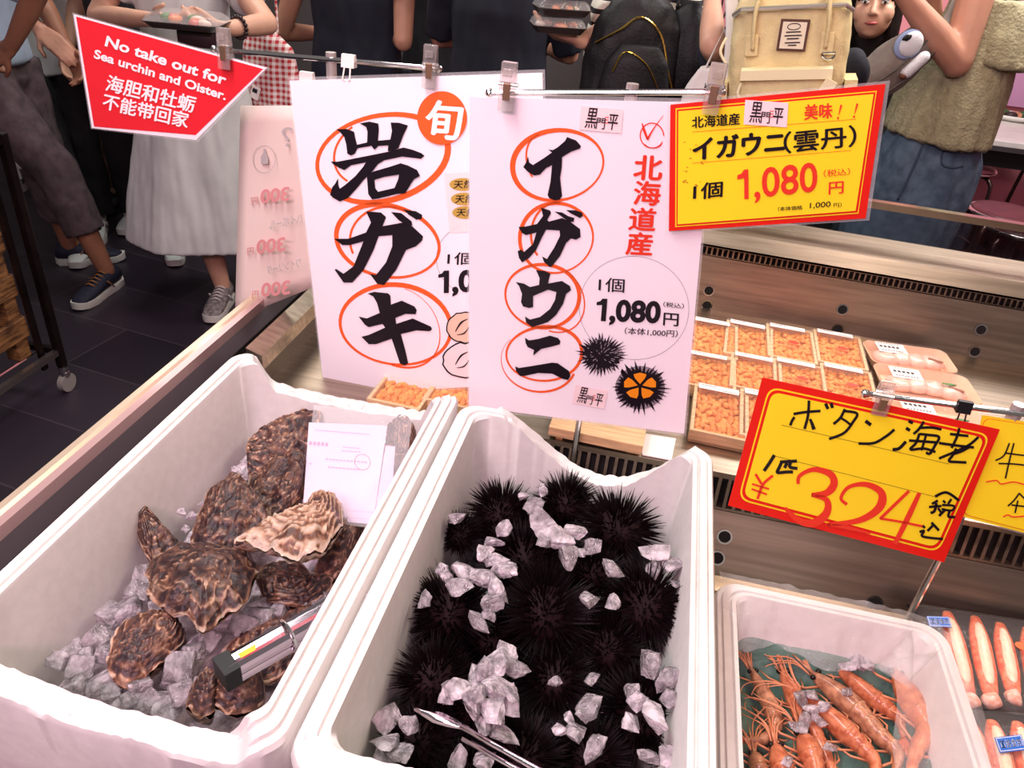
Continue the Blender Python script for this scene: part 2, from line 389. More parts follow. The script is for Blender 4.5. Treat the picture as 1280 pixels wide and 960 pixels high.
# ================================================================ signs
class Sign:
    """a printed card in its own plane; prints are laid on its face layer by layer"""
    def __init__(s, root_label, cat, quad, ytop, ybot, lam=None, name='price_sign', group=None, card=PAPER, poly=None, yright=None):
        tl, tr, br, bl = quad
        a = at_y(*tl, ytop); b = at_y(*tr, ytop if yright is None else yright); c = at_y(*bl, ybot)
        s.pl = Plane(a, b, c); s.lift = .0006; s.acc = {}
        pts = [s.pl.at(*q) for q in (poly or quad)]
        cen = sum(pts, Vector()) / len(pts)
        s.root = thing(name, (cen.x, cen.y, min(p.z for p in pts)), root_label, cat, group)
        s.pts = pts; s.n = s.pl.n
        MB().slab(pts, s.n, .0012).build('card', card, s.root)
        if lam:
            grow = [p + (p - cen).normalized() * lam for p in pts]
            MB().slab([p - s.n * .0013 for p in grow], s.n, .0006).build('lamination', FILM, s.root)
    def P(s, u, v, z=1): return s.pl.at(u, v, s.lift * z)
    def poly(s, name, m, loops, z=1):
        if not isinstance(loops[0][0], (tuple, list)): loops = [loops]
        mb = s.acc.setdefault((name, m.name), MB()); mb.polyholes([[s.P(u, v, z) for u, v in l] for l in loops])
    def stroke(s, name, m, pts, w, z=1):
        """brush stroke of varying width along pixel points"""
        ps = spline([(x, y, 0) for x, y in pts], 6) if len(pts) > 2 else [Vector((x, y, 0)) for x, y in pts]
        n = len(ps); L = []; Rr = []
        for i, p in enumerate(ps):
            t = (ps[min(i + 1, n - 1)] - ps[max(i - 1, 0)]).normalized(); q = Vector((-t.y, t.x, 0))
            if isinstance(w, (list, tuple)):
                k = i / (n - 1) * (len(w) - 1); j = min(int(k), len(w) - 2); ww = lerp(w[j], w[j + 1], k - j)
            else: ww = w
            L.append(p + q * ww / 2); Rr.append(p - q * ww / 2)
        mb = s.acc.setdefault((name, m.name), MB())
        for i in range(n - 1):
            mb.quad(*[s.P(q.x, q.y, z) for q in (L[i], L[i + 1], Rr[i + 1], Rr[i])])
    def ring(s, name, m, c, rx, ry, rot, w, z=1, a0=0, a1=360, wob=.02, seed=0):
        pts = []; ws = []
        for i in range(49):
            a = R(lerp(a0, a1, i / 48)); k = 1 + wob * math.sin(2 * a + seed) + wob * .5 * math.sin(3 * a + 2 * seed)
            x, y = rx * math.cos(a) * k, ry * math.sin(a) * k; cr, sr = math.cos(R(rot)), math.sin(R(rot))
            pts.append((c[0] + x * cr - y * sr, c[1] + x * sr + y * cr))
        if isinstance(w, tuple): ws = [lerp(w[0], w[1], .5 + .5 * math.sin(R(lerp(a0, a1, i / 48)) + seed)) for i in range(49)]
        else: ws = w
        mb = s.acc.setdefault((name, m.name), MB()); ps = [Vector((x, y, 0)) for x, y in pts]
        for i in range(48):
            tq = []
            for j in (i, i + 1):
                t = (ps[min(j + 1, 48)] - ps[max(j - 1, 0)]).normalized(); q = Vector((-t.y, t.x, 0)); ww = ws[j] if isinstance(ws, list) else ws
                tq.append((ps[j] + q * ww / 2, ps[j] - q * ww / 2))
            mb.quad(s.P(tq[0][0].x, tq[0][0].y, z), s.P(tq[1][0].x, tq[1][0].y, z), s.P(tq[1][1].x, tq[1][1].y, z), s.P(tq[0][1].x, tq[0][1].y, z))
    def text(s, name, m, body, bl, br, tl, bold=0, z=1, shear=0, mirror=False, clip=None):
        if any(ord(ch) > 0x3000 for ch in body) and bold:
            sp_ = math.hypot(br[0] - bl[0], br[1] - bl[1]) / len(body) * bold * 1.0
            for i_, (dx, dy) in enumerate(((-sp_, 0), (sp_, 0), (0, -sp_ * .7), (0, sp_ * .7))):
                s.text(name, m, body, (bl[0] + dx, bl[1] + dy), (br[0] + dx, br[1] + dy), (tl[0] + dx, tl[1] + dy), 0, z + i_ * .08, shear, mirror, clip)
            return
        v, f = glyphs(body, bold, shear)
        mb = s.acc.setdefault((name, m.name), MB()); out = []
        for x, y in v:
            if mirror: x = 1 - x
            u = bl[0] + (br[0] - bl[0]) * x + (tl[0] - bl[0]) * y; w = bl[1] + (br[1] - bl[1]) * x + (tl[1] - bl[1]) * y
            if clip: u = min(u, clip)
            out.append(s.P(u, w, z))
        mb.add(out, f)
    def done(s):
        for (name, mn), mb in s.acc.items(): mb.build(name, bpy.data.materials[mn], s.root)
_g = {}
def price(s, name, m, bl, br, tl, bold, z):
    q = lambda x, y: (bl[0] + (br[0] - bl[0]) * x + (tl[0] - bl[0]) * y, bl[1] + (br[1] - bl[1]) * x + (tl[1] - bl[1]) * y)
    w = .040 + bold * .9
    s.poly(name, m, [q(0, .74), q(0, .86), q(.055, .90), q(.085, 1), q(.085 + w, 1), q(.085 + w, .15), q(.085, .15), q(.085, .76)], z)
    s.text(name, m, ',080', q(.21, 0), br, q(.21, 1), bold, z)
def glyphs(body, bold=0, shear=0):
    k = (body, bold, shear)
    if k in _g: return _g[k]
    c = bpy.data.curves.new('t', 'FONT'); c.body = body; c.offset = bold; c.shear = shear; c.resolution_u = 4
    o = bpy.data.objects.new('t', c); COL.objects.link(o); dg = bpy.context.evaluated_depsgraph_get(); dg.update()
    m = bpy.data.meshes.new_from_object(o.evaluated_get(dg))
    v = [(q.co.x, q.co.y) for q in m.vertices]; f = [tuple(p.vertices) for p in m.polygons]
    bpy.data.objects.remove(o); bpy.data.curves.remove(c); bpy.data.meshes.remove(m)
    if not v: v = [(0, 0)]; f = []
    x0 = min(a for a, b in v); x1 = max(a for a, b in v); y0 = min(b for a, b in v); y1 = max(b for a, b in v)
    v = [((a - x0) / max(1e-6, x1 - x0), (b - y0) / max(1e-6, y1 - y0)) for a, b in v]
    _g[k] = (v, f); return v, f
def zp(ox, oy, k, pts): return [(ox + x / k, oy + y / k) for x, y in pts]
def logo(s, x, y, w, rot, z=2, h=None, sticker=True):
    """the shop's brush-written mark on a small sticker: centre x, y"""
    h = h or w * .48; c, sn = math.cos(R(rot)), math.sin(R(rot))
    q = lambda a, b: (x + a * w * c - b * h * sn, y + a * w * sn + b * h * c)
    if sticker: s.poly('logo_sticker', PINKP, [q(-.66, -.78), q(.66, -.78), q(.66, .78), q(-.66, .78)], z)
    s.text('logo_lettering', INK, '黒', q(-.5, .62), q(-.16, .62), q(-.44, -.7), .012, z + 1)
    s.text('logo_lettering', INK, '門', q(-.15, .62), q(.12, .62), q(-.13, -.1), .012, z + 1)
    s.text('logo_lettering', REDI, '三', q(.1, .2), q(.24, .2), q(.1, -.2), .02, z + 1)
    s.text('logo_lettering', INK, '平', q(.2, .6), q(.5, .6), q(.24, -.4), .02, z + 1)
# ---- sea urchin sign (front, white)
sg = Sign('tall white sign reading イガウニ in black brush strokes, clipped in front', 'sign', [(587, 121), (892, 129), (855, 542), (586, 508)], 1.078, 1.062, .006)
k = lambda pts: zp(580, 110, 4, pts)
k2 = lambda pts: zp(580, 330, 4, pts)
B = 'brush_lettering'
sg.poly(B, INK, k([(515, 245), (560, 262), (585, 290), (580, 302), (535, 318), (490, 345), (488, 400), (480, 450), (490, 540), (478, 558), (455, 562), (425, 550), (418, 535), (432, 470), (440, 385), (410, 400), (380, 432), (350, 437), (318, 418), (296, 395), (312, 370), (320, 342), (325, 372), (345, 385), (400, 350), (440, 322), (420, 308), (445, 310), (470, 295), (505, 265)]), 3)
sg.poly(B, INK, k([(385, 598), (430, 612), (435, 625), (415, 660), (425, 668), (490, 650), (530, 668), (580, 705), (582, 745), (560, 758), (535, 752), (510, 775), (480, 840), (440, 890), (430, 896), (400, 870), (390, 842), (415, 855), (450, 800), (480, 740), (478, 712), (410, 708), (390, 745), (360, 810), (325, 850), (290, 872), (275, 850), (268, 815), (285, 808), (300, 820), (345, 780), (362, 722), (310, 735), (290, 725), (272, 695), (310, 692), (365, 680), (395, 640)]), 3)
sg.poly(B, INK, k([(452, 618), (490, 622), (520, 640), (552, 650), (548, 668), (528, 670), (505, 655), (485, 640)]), 3)
sg.poly(B, INK, k([(510, 610), (560, 612), (590, 622), (594, 640), (580, 650), (560, 640), (530, 625)]), 3)
sg.poly(B, INK, k2([(360, 30), (405, 35), (432, 48), (425, 72), (420, 98), (460, 90), (490, 85), (530, 110), (535, 130), (510, 150), (495, 200), (460, 255), (420, 290), (375, 305), (340, 315), (310, 292), (305, 262), (330, 278), (380, 265), (430, 225), (455, 180), (462, 140), (420, 128), (345, 160), (345, 215), (325, 220), (295, 212), (285, 190), (290, 150), (275, 110), (258, 90), (300, 98), (330, 115), (375, 105), (378, 72)]), 3)
sg.poly(B, INK, k2([(305, 368), (325, 382), (370, 375), (430, 358), (470, 370), (482, 385), (478, 402), (440, 412), (385, 425), (345, 458), (350, 430), (318, 415), (308, 395)]), 3)
sg.poly(B, INK, k2([(256, 512), (275, 520), (340, 510), (440, 493), (468, 496), (525, 535), (532, 560), (520, 580), (495, 575), (440, 548), (370, 545), (300, 560), (280, 560), (260, 535)]), 3)
RG = 'orange_rings'
def rr(sgn, kk, c, rx, ry, rot, w, sc, a0=0, a1=360, seed=0, wob=.02):
    x, y = kk([c])[0]; sgn.ring(RG, ORG, (x, y), rx / sc, ry / sc, rot, (w[0] / sc, w[1] / sc) if isinstance(w, tuple) else w / sc, 1, a0, a1, wob, seed)
rr(sg, k, (468, 385), 232, 172, -6, (9, 27), 4, seed=4.2)
rr(sg, k, (428, 372), 110, 150, -20, 9, 4, 165, 270, .5)
rr(sg, k, (460, 750), 186, 172, 0, (8, 20), 4, seed=4.0)
rr(sg, k, (470, 735), 135, 160, 0, 11, 4, 140, 275)
rr(sg, k2, (392, 160), 182, 162, 10, (10, 20), 4, seed=2)
rr(sg, k2, (440, 175), 178, 150, 40, 7, 4, -100, 60)
rr(sg, k2, (402, 448), 186, 138, -2, (9, 17), 4, seed=2.2)
rr(sg, k2, (370, 490), 185, 150, 10, (2, 12), 4, 10, 215, 1)
# price block
sg.ring('price_circle', INK, k2([(850, 220)])[0], 275 / 4, 258 / 4, 10, .35, 1, wob=0)
sg.text('price_lettering', INK, '1個', *k2([(672, 136), (800, 144), (676, 66)]), .012, 2)
price(sg, 'price_lettering', INK, *k2([(655, 304), (978, 318), (665, 172)]), .04, 2)
sg.text('price_lettering', INK, '円', *k2([(996, 306), (1070, 312), (1000, 244)]), .02, 2)
sg.text('price_lettering', INK, '（税込）', *k2([(996, 214), (1098, 224), (998, 188)]), .012, 2)
sg.text('price_lettering', INK, '（本体1,000円）', *k2([(802, 352), (1066, 368), (806, 316)]), .014, 2)
# red place name down the side with a ring mark above
for ch, (x, y), w, h in [('北', (920, 398), 138, 120), ('海', (915, 525), 130, 118), ('道', (892, 655), 130, 112), ('産', (876, 778), 128, 112)]:
    sg.text('place_name', REDI, ch, *k([(x - w / 2 - 4, y + h / 2 - 2), (x + w / 2 - 4, y + h / 2 + 4), (x - w / 2 + 6, y - h / 2 - 2)]), .03, 2)
sg.ring('tick_mark', REDI, k([(940, 238)])[0], 59 / 4, 62 / 4, 10, 1.4, 2, 20, 350)
sg.ring('tick_mark', REDI, k([(945, 245)])[0], 55 / 4, 56 / 4, 10, 1.0, 2, 30, 130)
sg.stroke('tick_mark', REDI, k([(890, 175), (902, 215), (918, 258)]), [1, 3.4, 2.6], 2); sg.stroke('tick_mark', REDI, k([(916, 258), (950, 200), (996, 138)]), [3, 1.4, .6], 2)
logo(sg, *k([(686, 158)])[0], 40, 5); logo(sg, *k2([(630, 665)])[0], 31, 11)
# drawn urchins
GREYI = mat('grey_ink', (150, 140, 146), .4, spec=.2); ROEI = mat('roe_orange_ink', (240, 146, 32), .4, spec=.2)
def spiky(s, c, r0, r1, n, seed, z, m=INK, squash=.9):
    rnd = random.Random(seed); pts = []
    for i in range(n):
        a = 2 * math.pi * (i + .3 * rnd.random()) / n; ro = r1 * rnd.uniform(.78, 1.08)
        pts.append((c[0] + ro * math.cos(a), c[1] + squash * ro * math.sin(a)))
        a += math.pi / n; pts.append((c[0] + r0 * rnd.uniform(.85, 1.1) * math.cos(a), c[1] + squash * r0 * rnd.uniform(.85, 1.1) * math.sin(a)))
    s.poly('urchin_drawing', m, pts, z)
c1 = k2([(690, 455)])[0]; spiky(sg, c1, 22, 32.5, 40, 1, 2, squash=.86)
rnd = random.Random(5)
for i in range(70):
    a = rnd.uniform(0, 6.28); r_ = 23 * math.sqrt(rnd.random()); x, y = c1[0] + r_ * math.cos(a), c1[1] + .85 * r_ * math.sin(a); L = rnd.uniform(2, 5)
    sg.stroke('urchin_drawing', GREYI, [(x, y), (x + L * math.cos(a) + 1, y + L * math.sin(a))], .9, 3)
c2 = k2([(880, 618)])[0]
sg.poly('urchin_drawing', GREYI, [(c2[0] + 31 * math.cos(a / 20 * math.pi), c2[1] + 27 * math.sin(a / 20 * math.pi)) for a in range(40)], 2)
spiky(sg, c2, 25, 38, 36, 2, 3, squash=.87)
for i in range(5):
    a = -math.pi / 2 + i * 2 * math.pi / 5
    q = lambda r_, da: (c2[0] + r_ * math.cos(a + da), c2[1] - 2 + .8 * r_ * math.sin(a + da))
    sg.poly('urchin_drawing', ROEI, [q(3, 0), q(14, -.48), q(20, -.42), q(21, 0), q(20, .42), q(14, .48)], 4)
sg.done(); SG_U = sg
# ---- rock oyster sign (behind, white)
so = Sign('large white sign reading 岩ガキ behind the イガウニ sign', 'sign', [(362, 101), (678, 91), (686, 478), (406, 494)], 1.22, 1.16, .006)
k = lambda pts: zp(360, 100, 16 / 3, pts)
k3 = lambda pts: zp(360, 280, 4.3625, pts)
so.poly(B, INK, k([(318, 328), (390, 326), (440, 345), (448, 390), (460, 432), (527, 416), (530, 345), (520, 312), (478, 290), (540, 277), (602, 290), (605, 330), (598, 405), (682, 397), (693, 340), (684, 283), (740, 285), (800, 303), (770, 365), (735, 455), (700, 470), (665, 475), (668, 435), (600, 440), (576, 465), (555, 438), (462, 455), (445, 490), (420, 503), (395, 490), (388, 430), (375, 380), (345, 345)]), 3)
so.poly(B, INK, k([(285, 543), (330, 545), (660, 480), (770, 450), (830, 465), (890, 488), (910, 505), (885, 525), (850, 520), (760, 510), (640, 535), (600, 560), (560, 610), (500, 670), (460, 720), (400, 785), (345, 810), (300, 785), (280, 765), (295, 715), (315, 690), (333, 655), (335, 700), (345, 725), (380, 700), (450, 640), (500, 580), (520, 548), (420, 568), (375, 600), (340, 585), (300, 560)]), 3)
so.poly(B, INK, [k([(525, 630), (570, 610), (690, 575), (750, 555), (800, 570), (860, 600), (880, 640), (840, 660), (820, 690), (790, 740), (780, 755), (720, 760), (600, 790), (560, 795), (535, 760), (530, 700)]), k([(575, 665), (640, 645), (740, 630), (735, 660), (710, 720), (600, 745), (580, 720)])], 4)
kk = lambda pts: zp(320, 0, 3.2, pts)
so.poly(B, INK, kk([(440, 845), (500, 850), (520, 868), (505, 905), (590, 890), (625, 905), (668, 945), (664, 962), (640, 985), (600, 1000), (560, 1080), (512, 1140), (485, 1135), (455, 1095), (480, 1100), (520, 1050), (545, 985), (545, 940), (490, 945), (470, 1000), (430, 1080), (385, 1130), (350, 1130), (315, 1080), (320, 1075), (350, 1095), (390, 1065), (430, 965), (375, 980), (345, 980), (312, 955), (370, 955), (440, 930), (460, 890)]), 3)
so.poly(B, INK, kk([(540, 848), (580, 852), (622, 885), (625, 902), (600, 900), (570, 880)]), 3)
so.poly(B, INK, kk([(590, 838), (640, 845), (665, 860), (662, 876), (640, 878), (610, 858)]), 3)
so.poly(B, INK, k3([(435, 380), (470, 370), (545, 378), (558, 390), (560, 440), (620, 418), (690, 450), (702, 470), (695, 492), (640, 490), (585, 512), (590, 545), (680, 515), (780, 560), (785, 575), (770, 585), (700, 580), (615, 600), (640, 690), (655, 760), (635, 772), (610, 760), (590, 700), (565, 625), (480, 655), (440, 655), (400, 615), (440, 605), (530, 565), (515, 545), (440, 562), (420, 550), (385, 505), (430, 515), (500, 485), (485, 430), (465, 395)]), 3)
rr(so, k, (628, 520), 435, 290, -14, (25, 42), 16 / 3, seed=1)
rr(so, k, (600, 480), 300, 225, -20, 14, 16 / 3, 150, 250)
rr(so, kk, (525, 965), 212, 140, 15, (10, 20), 3.2, seed=4)
rr(so, kk, (540, 970), 165, 140, 10, 9, 3.2, 150, 300)
rr(so, k3, (588, 550), 302, 218, 10, (12, 26), 4.3625, seed=3)
rr(so, k3, (600, 560), 250, 200, 35, (3, 12), 4.3625, -110, 70)
so.poly('season_badge', ORG, [(kk([(744, 472)])[0][0] + 31 * math.cos(a / 24 * math.pi), kk([(744, 472)])[0][1] + 33.5 * math.sin(a / 24 * math.pi)) for a in range(48)], 4)
so.text('season_lettering', WHITEI, '旬', *kk([(672, 550), (812, 560), (690, 400)]), .035, 5)
so.poly('sticker_sheet', PINKP, kk([(752, 695), (900, 685), (900, 925), (775, 932)]), 1)
GOLD = mat('gold_foil', (214, 176, 84), .4, .3)
for y in (738, 796, 850):
    c = kk([(828 + (y - 738) * .1, y)])[0]
    so.poly('gold_sticker', GOLD, [(c[0] + 17 * math.cos(a / 16 * math.pi), c[1] + 8 * math.sin(a / 16 * math.pi)) for a in range(32)], 2)
    so.text('sticker_lettering', INK, '天然', (c[0] - 12, c[1] + 5), (c[0] + 12, c[1] + 4.4), (c[0] - 11, c[1] - 5), .012, 3)
so.text('price_lettering', INK, '1個', *k3([(868, 222), (1010, 222), (872, 155)]), .012, 2)
price(so, 'price_lettering', INK, *k3([(818, 400), (1180, 384), (820, 256)]), .04, 2)
so.ring('price_circle', INK, k3([(1010, 190)])[0], 46, 44, 0, .35, 1, 120, 250, wob=0)
FLESH = mat('drawn_oyster_tone', (240, 200, 176), .4, spec=.2)
for c, m_, r0 in [((965, 565), FLESH, 100), ((965, 745), PINKP, 118)]:
    c = k3([c])[0]; r0 = r0 / 4.36; rnd = random.Random(int(c[1])); o_ = [(c[0] + r0 * (1 + .1 * rnd.random()) * math.cos(a / 14 * math.pi), c[1] + r0 * .8 * (1 + .12 * rnd.random()) * math.sin(a / 14 * math.pi)) for a in range(28)]
    so.poly('oyster_drawing', INK, o_, 2); so.poly('oyster_drawing', m_, [(c[0] + (x - c[0]) * .93, c[1] + (y - c[1]) * .92) for x, y in o_], 3)
    so.stroke('oyster_drawing', INK, [(c[0] - 12, c[1] + 5), (c[0] - 5, c[1] - 6), (c[0] + 4, c[1] - 11)], [1, 2.4, .6], 4)
    so.stroke('oyster_drawing', INK, [(c[0] - 10, c[1] + 9), (c[0] - 1, c[1] + 7), (c[0] + 6, c[1] - 2)], [.6, 1.8, .6], 4)
so.done(); SG_O = so
# ---- yellow printed sign on the right end of the front crossbar
sy = Sign('yellow sign with red border reading イガウニ（雲丹）, hung at the right', 'sign', [(838, 131), (1107, 105), (1082, 273), (836, 289)], 1.073, 1.063, .006, card=RED)
k = lambda pts: zp(820, 90, 4, pts)
sy.poly('border_line', YEL, k([(98, 182), (1104, 94), (1012, 708), (96, 776)]), 1)
sy.poly('border_line', RED, k([(104, 188), (1098, 100), (1008, 702), (102, 770)]), 2)
sy.poly('yellow_field', YEL, k([(112, 196), (1088, 110), (998, 694), (108, 762)]), 3)
for a, b in [((182, 300), (1000, 236)), ((180, 456), (976, 392))]: sy.stroke('rule_line', REDI, k([a, b]), .5, 4)
sy.text('place_name', INK, '北海道産', *k([(180, 282), (418, 262), (180, 224)]), .025, 5)
sy.text('title_lettering', INK, 'イガウニ', *k([(185, 440), (640, 400), (188, 330)]), .045, 5)
sy.text('title_lettering', INK, '（雲丹）', *k([(640, 408), (1000, 372), (640, 300)]), .03, 5)
sy.text('title_lettering', INK, '1個', *k([(186, 640), (330, 624), (190, 560)]), .03, 5)
price(sy, 'red_lettering', REDI, *k([(408, 666), (808, 622), (406, 492)]), .015, 5)
sy.text('red_lettering', REDI, '円', *k([(864, 612), (936, 606), (866, 552)]), .02, 5)
sy.text('red_lettering', REDI, '（税込）', *k([(838, 526), (970, 514), (838, 490)]), .005, 5)
sy.text('small_lettering', INK, '（本体価格', *k([(610, 696), (732, 688), (610, 674)]), .01, 5)
sy.text('small_lettering', INK, '1,000', *k([(768, 686), (872, 678), (770, 654)]), .008, 5)
sy.text('small_lettering', INK, '円）', *k([(888, 676), (928, 674), (888, 654)]), .005, 5)
sy.text('red_lettering', REDI, '美味', *k([(742, 240), (880, 230), (744, 164)]), .03, 5)
for x in (905, 985): sy.stroke('red_lettering', REDI, k([(x + 22, 164 - (x - 905) * .08), (x + 8, 216 - (x - 905) * .08)]), [2.6, .8], 5); sy.stroke('red_lettering', REDI, k([(x + 6, 224 - (x - 905) * .08), (x + 4, 236 - (x - 905) * .08)]), 2.2, 5)
logo(sy, *k([(550, 208)])[0], 41, 4, 5)
rnd = random.Random(3)
for i in range(16):
    x, y = k([(rnd.uniform(130, 225), rnd.uniform(350, 580))])[0]; sy.stroke('stain', mat('brown_stain', (196, 128, 20), .5), [(x, y), (x + rnd.uniform(1, 4), y + rnd.uniform(-2, 2))], rnd.uniform(.4, 1.4), 4)
sy.done(); SG_Y = sy
# ---- handwritten yellow prawn sign
sp = Sign('yellow handwritten sign with red border reading ボタン海老 324', 'sign', [(953, 472), (1250, 537), (1180, 703), (910, 632)], .935, .905, card=RED)
k = lambda pts: zp(880, 460, 3.2, pts)
def rq(q, ins, r=26):
    """rounded quad inset from the pixel quad"""
    c = Vector((sum(x for x, y in q) / 4, sum(y for x, y in q) / 4)); out = []; q = [Vector(p) for p in q]
    qi = []
    for i in range(4):
        a = (q[i - 1] - q[i]).normalized(); b = (q[(i + 1) % 4] - q[i]).normalized(); qi.append(q[i] + (a + b) * ins)
    for i in range(4):
        a = (qi[i - 1] - qi[i]).normalized(); b = (qi[(i + 1) % 4] - qi[i]).normalized(); p0 = qi[i] + a * r; p1 = qi[i] + b * r
        for t in range(7):
            t /= 6; out.append(tuple(p0 * (1 - t) ** 2 + qi[i] * 2 * t * (1 - t) + p1 * t * t))
    return out
Q = k([(238, 38), (1190, 246), (955, 774), (98, 548)])
sp.poly('border_line', YEL, rq(Q, 9.5, 15), 1); sp.poly('border_line', RED, rq(Q, 11.5, 14), 2); sp.poly('border_line', YEL, rq(Q, 15, 12), 3); 
W = 'handwriting'
def st(pts, w=3.4, m=INK, n=W): sp.stroke(n, m, k(pts), w, 5)
# ボタン
st([(358, 184), (410, 176), (466, 172)]); st([(420, 130), (416, 190), (402, 244)]); st([(362, 196), (352, 212), (345, 230)]); st([(424, 204), (432, 222), (440, 246)], [3, 5])
st([(486, 142), (496, 164)], 4); st([(508, 140), (514, 160)], 4)
st([(564, 164), (545, 200), (518, 224)]); st([(562, 172), (612, 182), (596, 216), (560, 260), (500, 284)]); st([(548, 200), (570, 214), (592, 232)], 3)
st([(646, 212), (668, 228)], 4.5); st([(618, 302), (680, 300), (730, 272), (762, 246)])
# 海老
st([(818, 212), (836, 220)], 4); st([(808, 240), (824, 250)], 4); st([(754, 326), (780, 322), (808, 294)], 4)
st([(880, 214), (860, 244), (838, 264)]); st([(862, 240), (910, 238), (950, 246)]); st([(862, 262), (848, 300), (826, 326), (880, 322), (926, 336)]); st([(862, 264), (900, 268), (940, 276), (924, 310), (904, 342), (888, 338)]); st([(820, 290), (880, 294), (934, 298)]); st([(888, 270), (870, 330)], 3)
st([(1022, 240), (1010, 280), (990, 320)]); st([(984, 264), (1020, 268), (1058, 272)]); st([(940, 300), (1010, 310), (1080, 318)]); st([(1098, 276), (1050, 314), (940, 362)]); st([(1010, 322), (994, 350), (980, 372), (1010, 376), (1050, 378)]); st([(1060, 318), (1030, 334), (1000, 344)], 3)
sp.stroke('rule_line', INK, k([(310, 228), (980, 384)]), .5, 4); sp.stroke('rule_line', INK, k([(285, 352), (935, 518)]), .5, 4)
# 1匹
st([(282, 348), (262, 380), (240, 412)], 4.2); st([(304, 376), (340, 374), (372, 372)], 4); st([(310, 378), (300, 400), (294, 418), (330, 416), (356, 416)], 4); st([(332, 380), (322, 400)], 4); st([(346, 378), (344, 396), (374, 402)], 4)
RI = lambda pts, w: st(pts, w, REDI, 'red_price')
RI([(206, 424), (230, 464)], 3.4); RI([(276, 430), (236, 466), (214, 524)], 3.4); RI([(192, 464), (260, 484)], 2.4); RI([(190, 484), (252, 506)], 2.4)
RI([(376, 464), (384, 430), (440, 406), (505, 424), (520, 464), (490, 500), (430, 508)], [4, 5, 8.5, 10, 5])
RI([(430, 508), (490, 528), (490, 580), (440, 620), (380, 610), (324, 560)], [4, 8, 11, 9, 4])
RI([(572, 546), (548, 520), (580, 476), (650, 466), (710, 500), (700, 560), (620, 610), (492, 626)], [4, 4, 5, 8, 11, 8, 4])
RI([(488, 624), (580, 640), (666, 662)], [3, 5, 2])
RI([(820, 492), (760, 550), (704, 604)], [4, 4]); RI([(704, 602), (780, 614), (876, 634)], 3); RI([(862, 500), (820, 590), (764, 704)], [5, 7, 6])
# (税込)
st([(924, 514), (970, 498), (1020, 530)], 3.4)
st([(936, 530), (912, 544)], 3.2); st([(900, 556), (950, 552)], 3.2); st([(930, 540), (922, 572), (906, 580)], 3.6); st([(936, 560), (950, 580)], 3); st([(956, 530), (966, 540)], 3); st([(990, 524), (976, 544)], 3); st([(952, 548), (1000, 552), (990, 570), (950, 564)], 3); st([(964, 568), (940, 592)], 3.4); st([(984, 570), (978, 594), (1004, 596)], 3.4)
st([(874, 630), (884, 640)], 3.2); st([(910, 618), (940, 650)], 3.4); st([(916, 630), (894, 652)], 3.2); st([(862, 656), (880, 652), (872, 672), (910, 680), (956, 684)], 3.2)
sp.done(); SG_P = sp
# ---- neighbouring yellow sign at the right edge
sn = Sign('pale yellow sign cut off at the right edge of the frame', 'sign', [(1228, 519), (1400, 545), (1372, 690), (1200, 645)], .95, .92, .004, card=YEL)
k = lambda pts: zp(880, 460, 3.2, pts)
sn.poly('border_line', REDI, rq([(1228, 519), (1400, 545), (1372, 690), (1200, 645)], 3, 9), 1); sn.poly('border_line', YEL, rq([(1228, 519), (1400, 545), (1372, 690), (1200, 645)], 3.6, 9), 2)
def st(pts, w=2, m=INK, n=W): sn.stroke(n, m, k(pts), w, 4)
st([(1222, 300), (1200, 350), (1166, 370)]); st([(1205, 340), (1250, 346), (1300, 352)]); st([(1178, 382), (1240, 384), (1310, 392)]); st([(1240, 300), (1222, 370), (1206, 442)])
st([(1128, 456), (1170, 450), (1190, 464), (1240, 456), (1300, 472)], 1.6, REDI)
st([(1262, 500), (1240, 530), (1216, 552)]); st([(1262, 502), (1300, 540)]); st([(1230, 548), (1300, 556)]); st([(1256, 530), (1244, 580)])
st([(1196, 596), (1216, 588), (1240, 596), (1300, 590)], 1.6, REDI)
sn.done(); SG_N = sn
# ---- red no-take-out sign
RPOLY = [(92, 18), (333, 85), (245, 175), (115, 160)]
sr = Sign('red sign with white English and Chinese text at the left end of the crossbar', 'sign', [(92, 18), (333, 85), (245, 175), (115, 160)], 1.225, 1.21, .004, card=PAPER)
k = lambda pts: zp(0, 0, 3.2, pts)
sr.poly('red_field', mat('warm_red_print', (232, 40, 52), .28, spec=.5), k([(304, 66), (1052, 276), (782, 540), (376, 506)]), 1)
sr.text('lettering', WHITEI, 'No take out for', *k([(418, 184), (900, 342), (428, 142)]), .030, 3)
sr.text('lettering', WHITEI, 'Sea urchin and Oister.', *k([(374, 232), (902, 402), (380, 196)]), .030, 3)
sr.text('lettering', WHITEI, '海胆和牡蛎', *k([(420, 362), (772, 452), (434, 298)]), .025, 3)
sr.text('lettering', WHITEI, '不能带回家', *k([(408, 434), (748, 514), (418, 372)]), .025, 3)
sr.done(); SG_R = sr
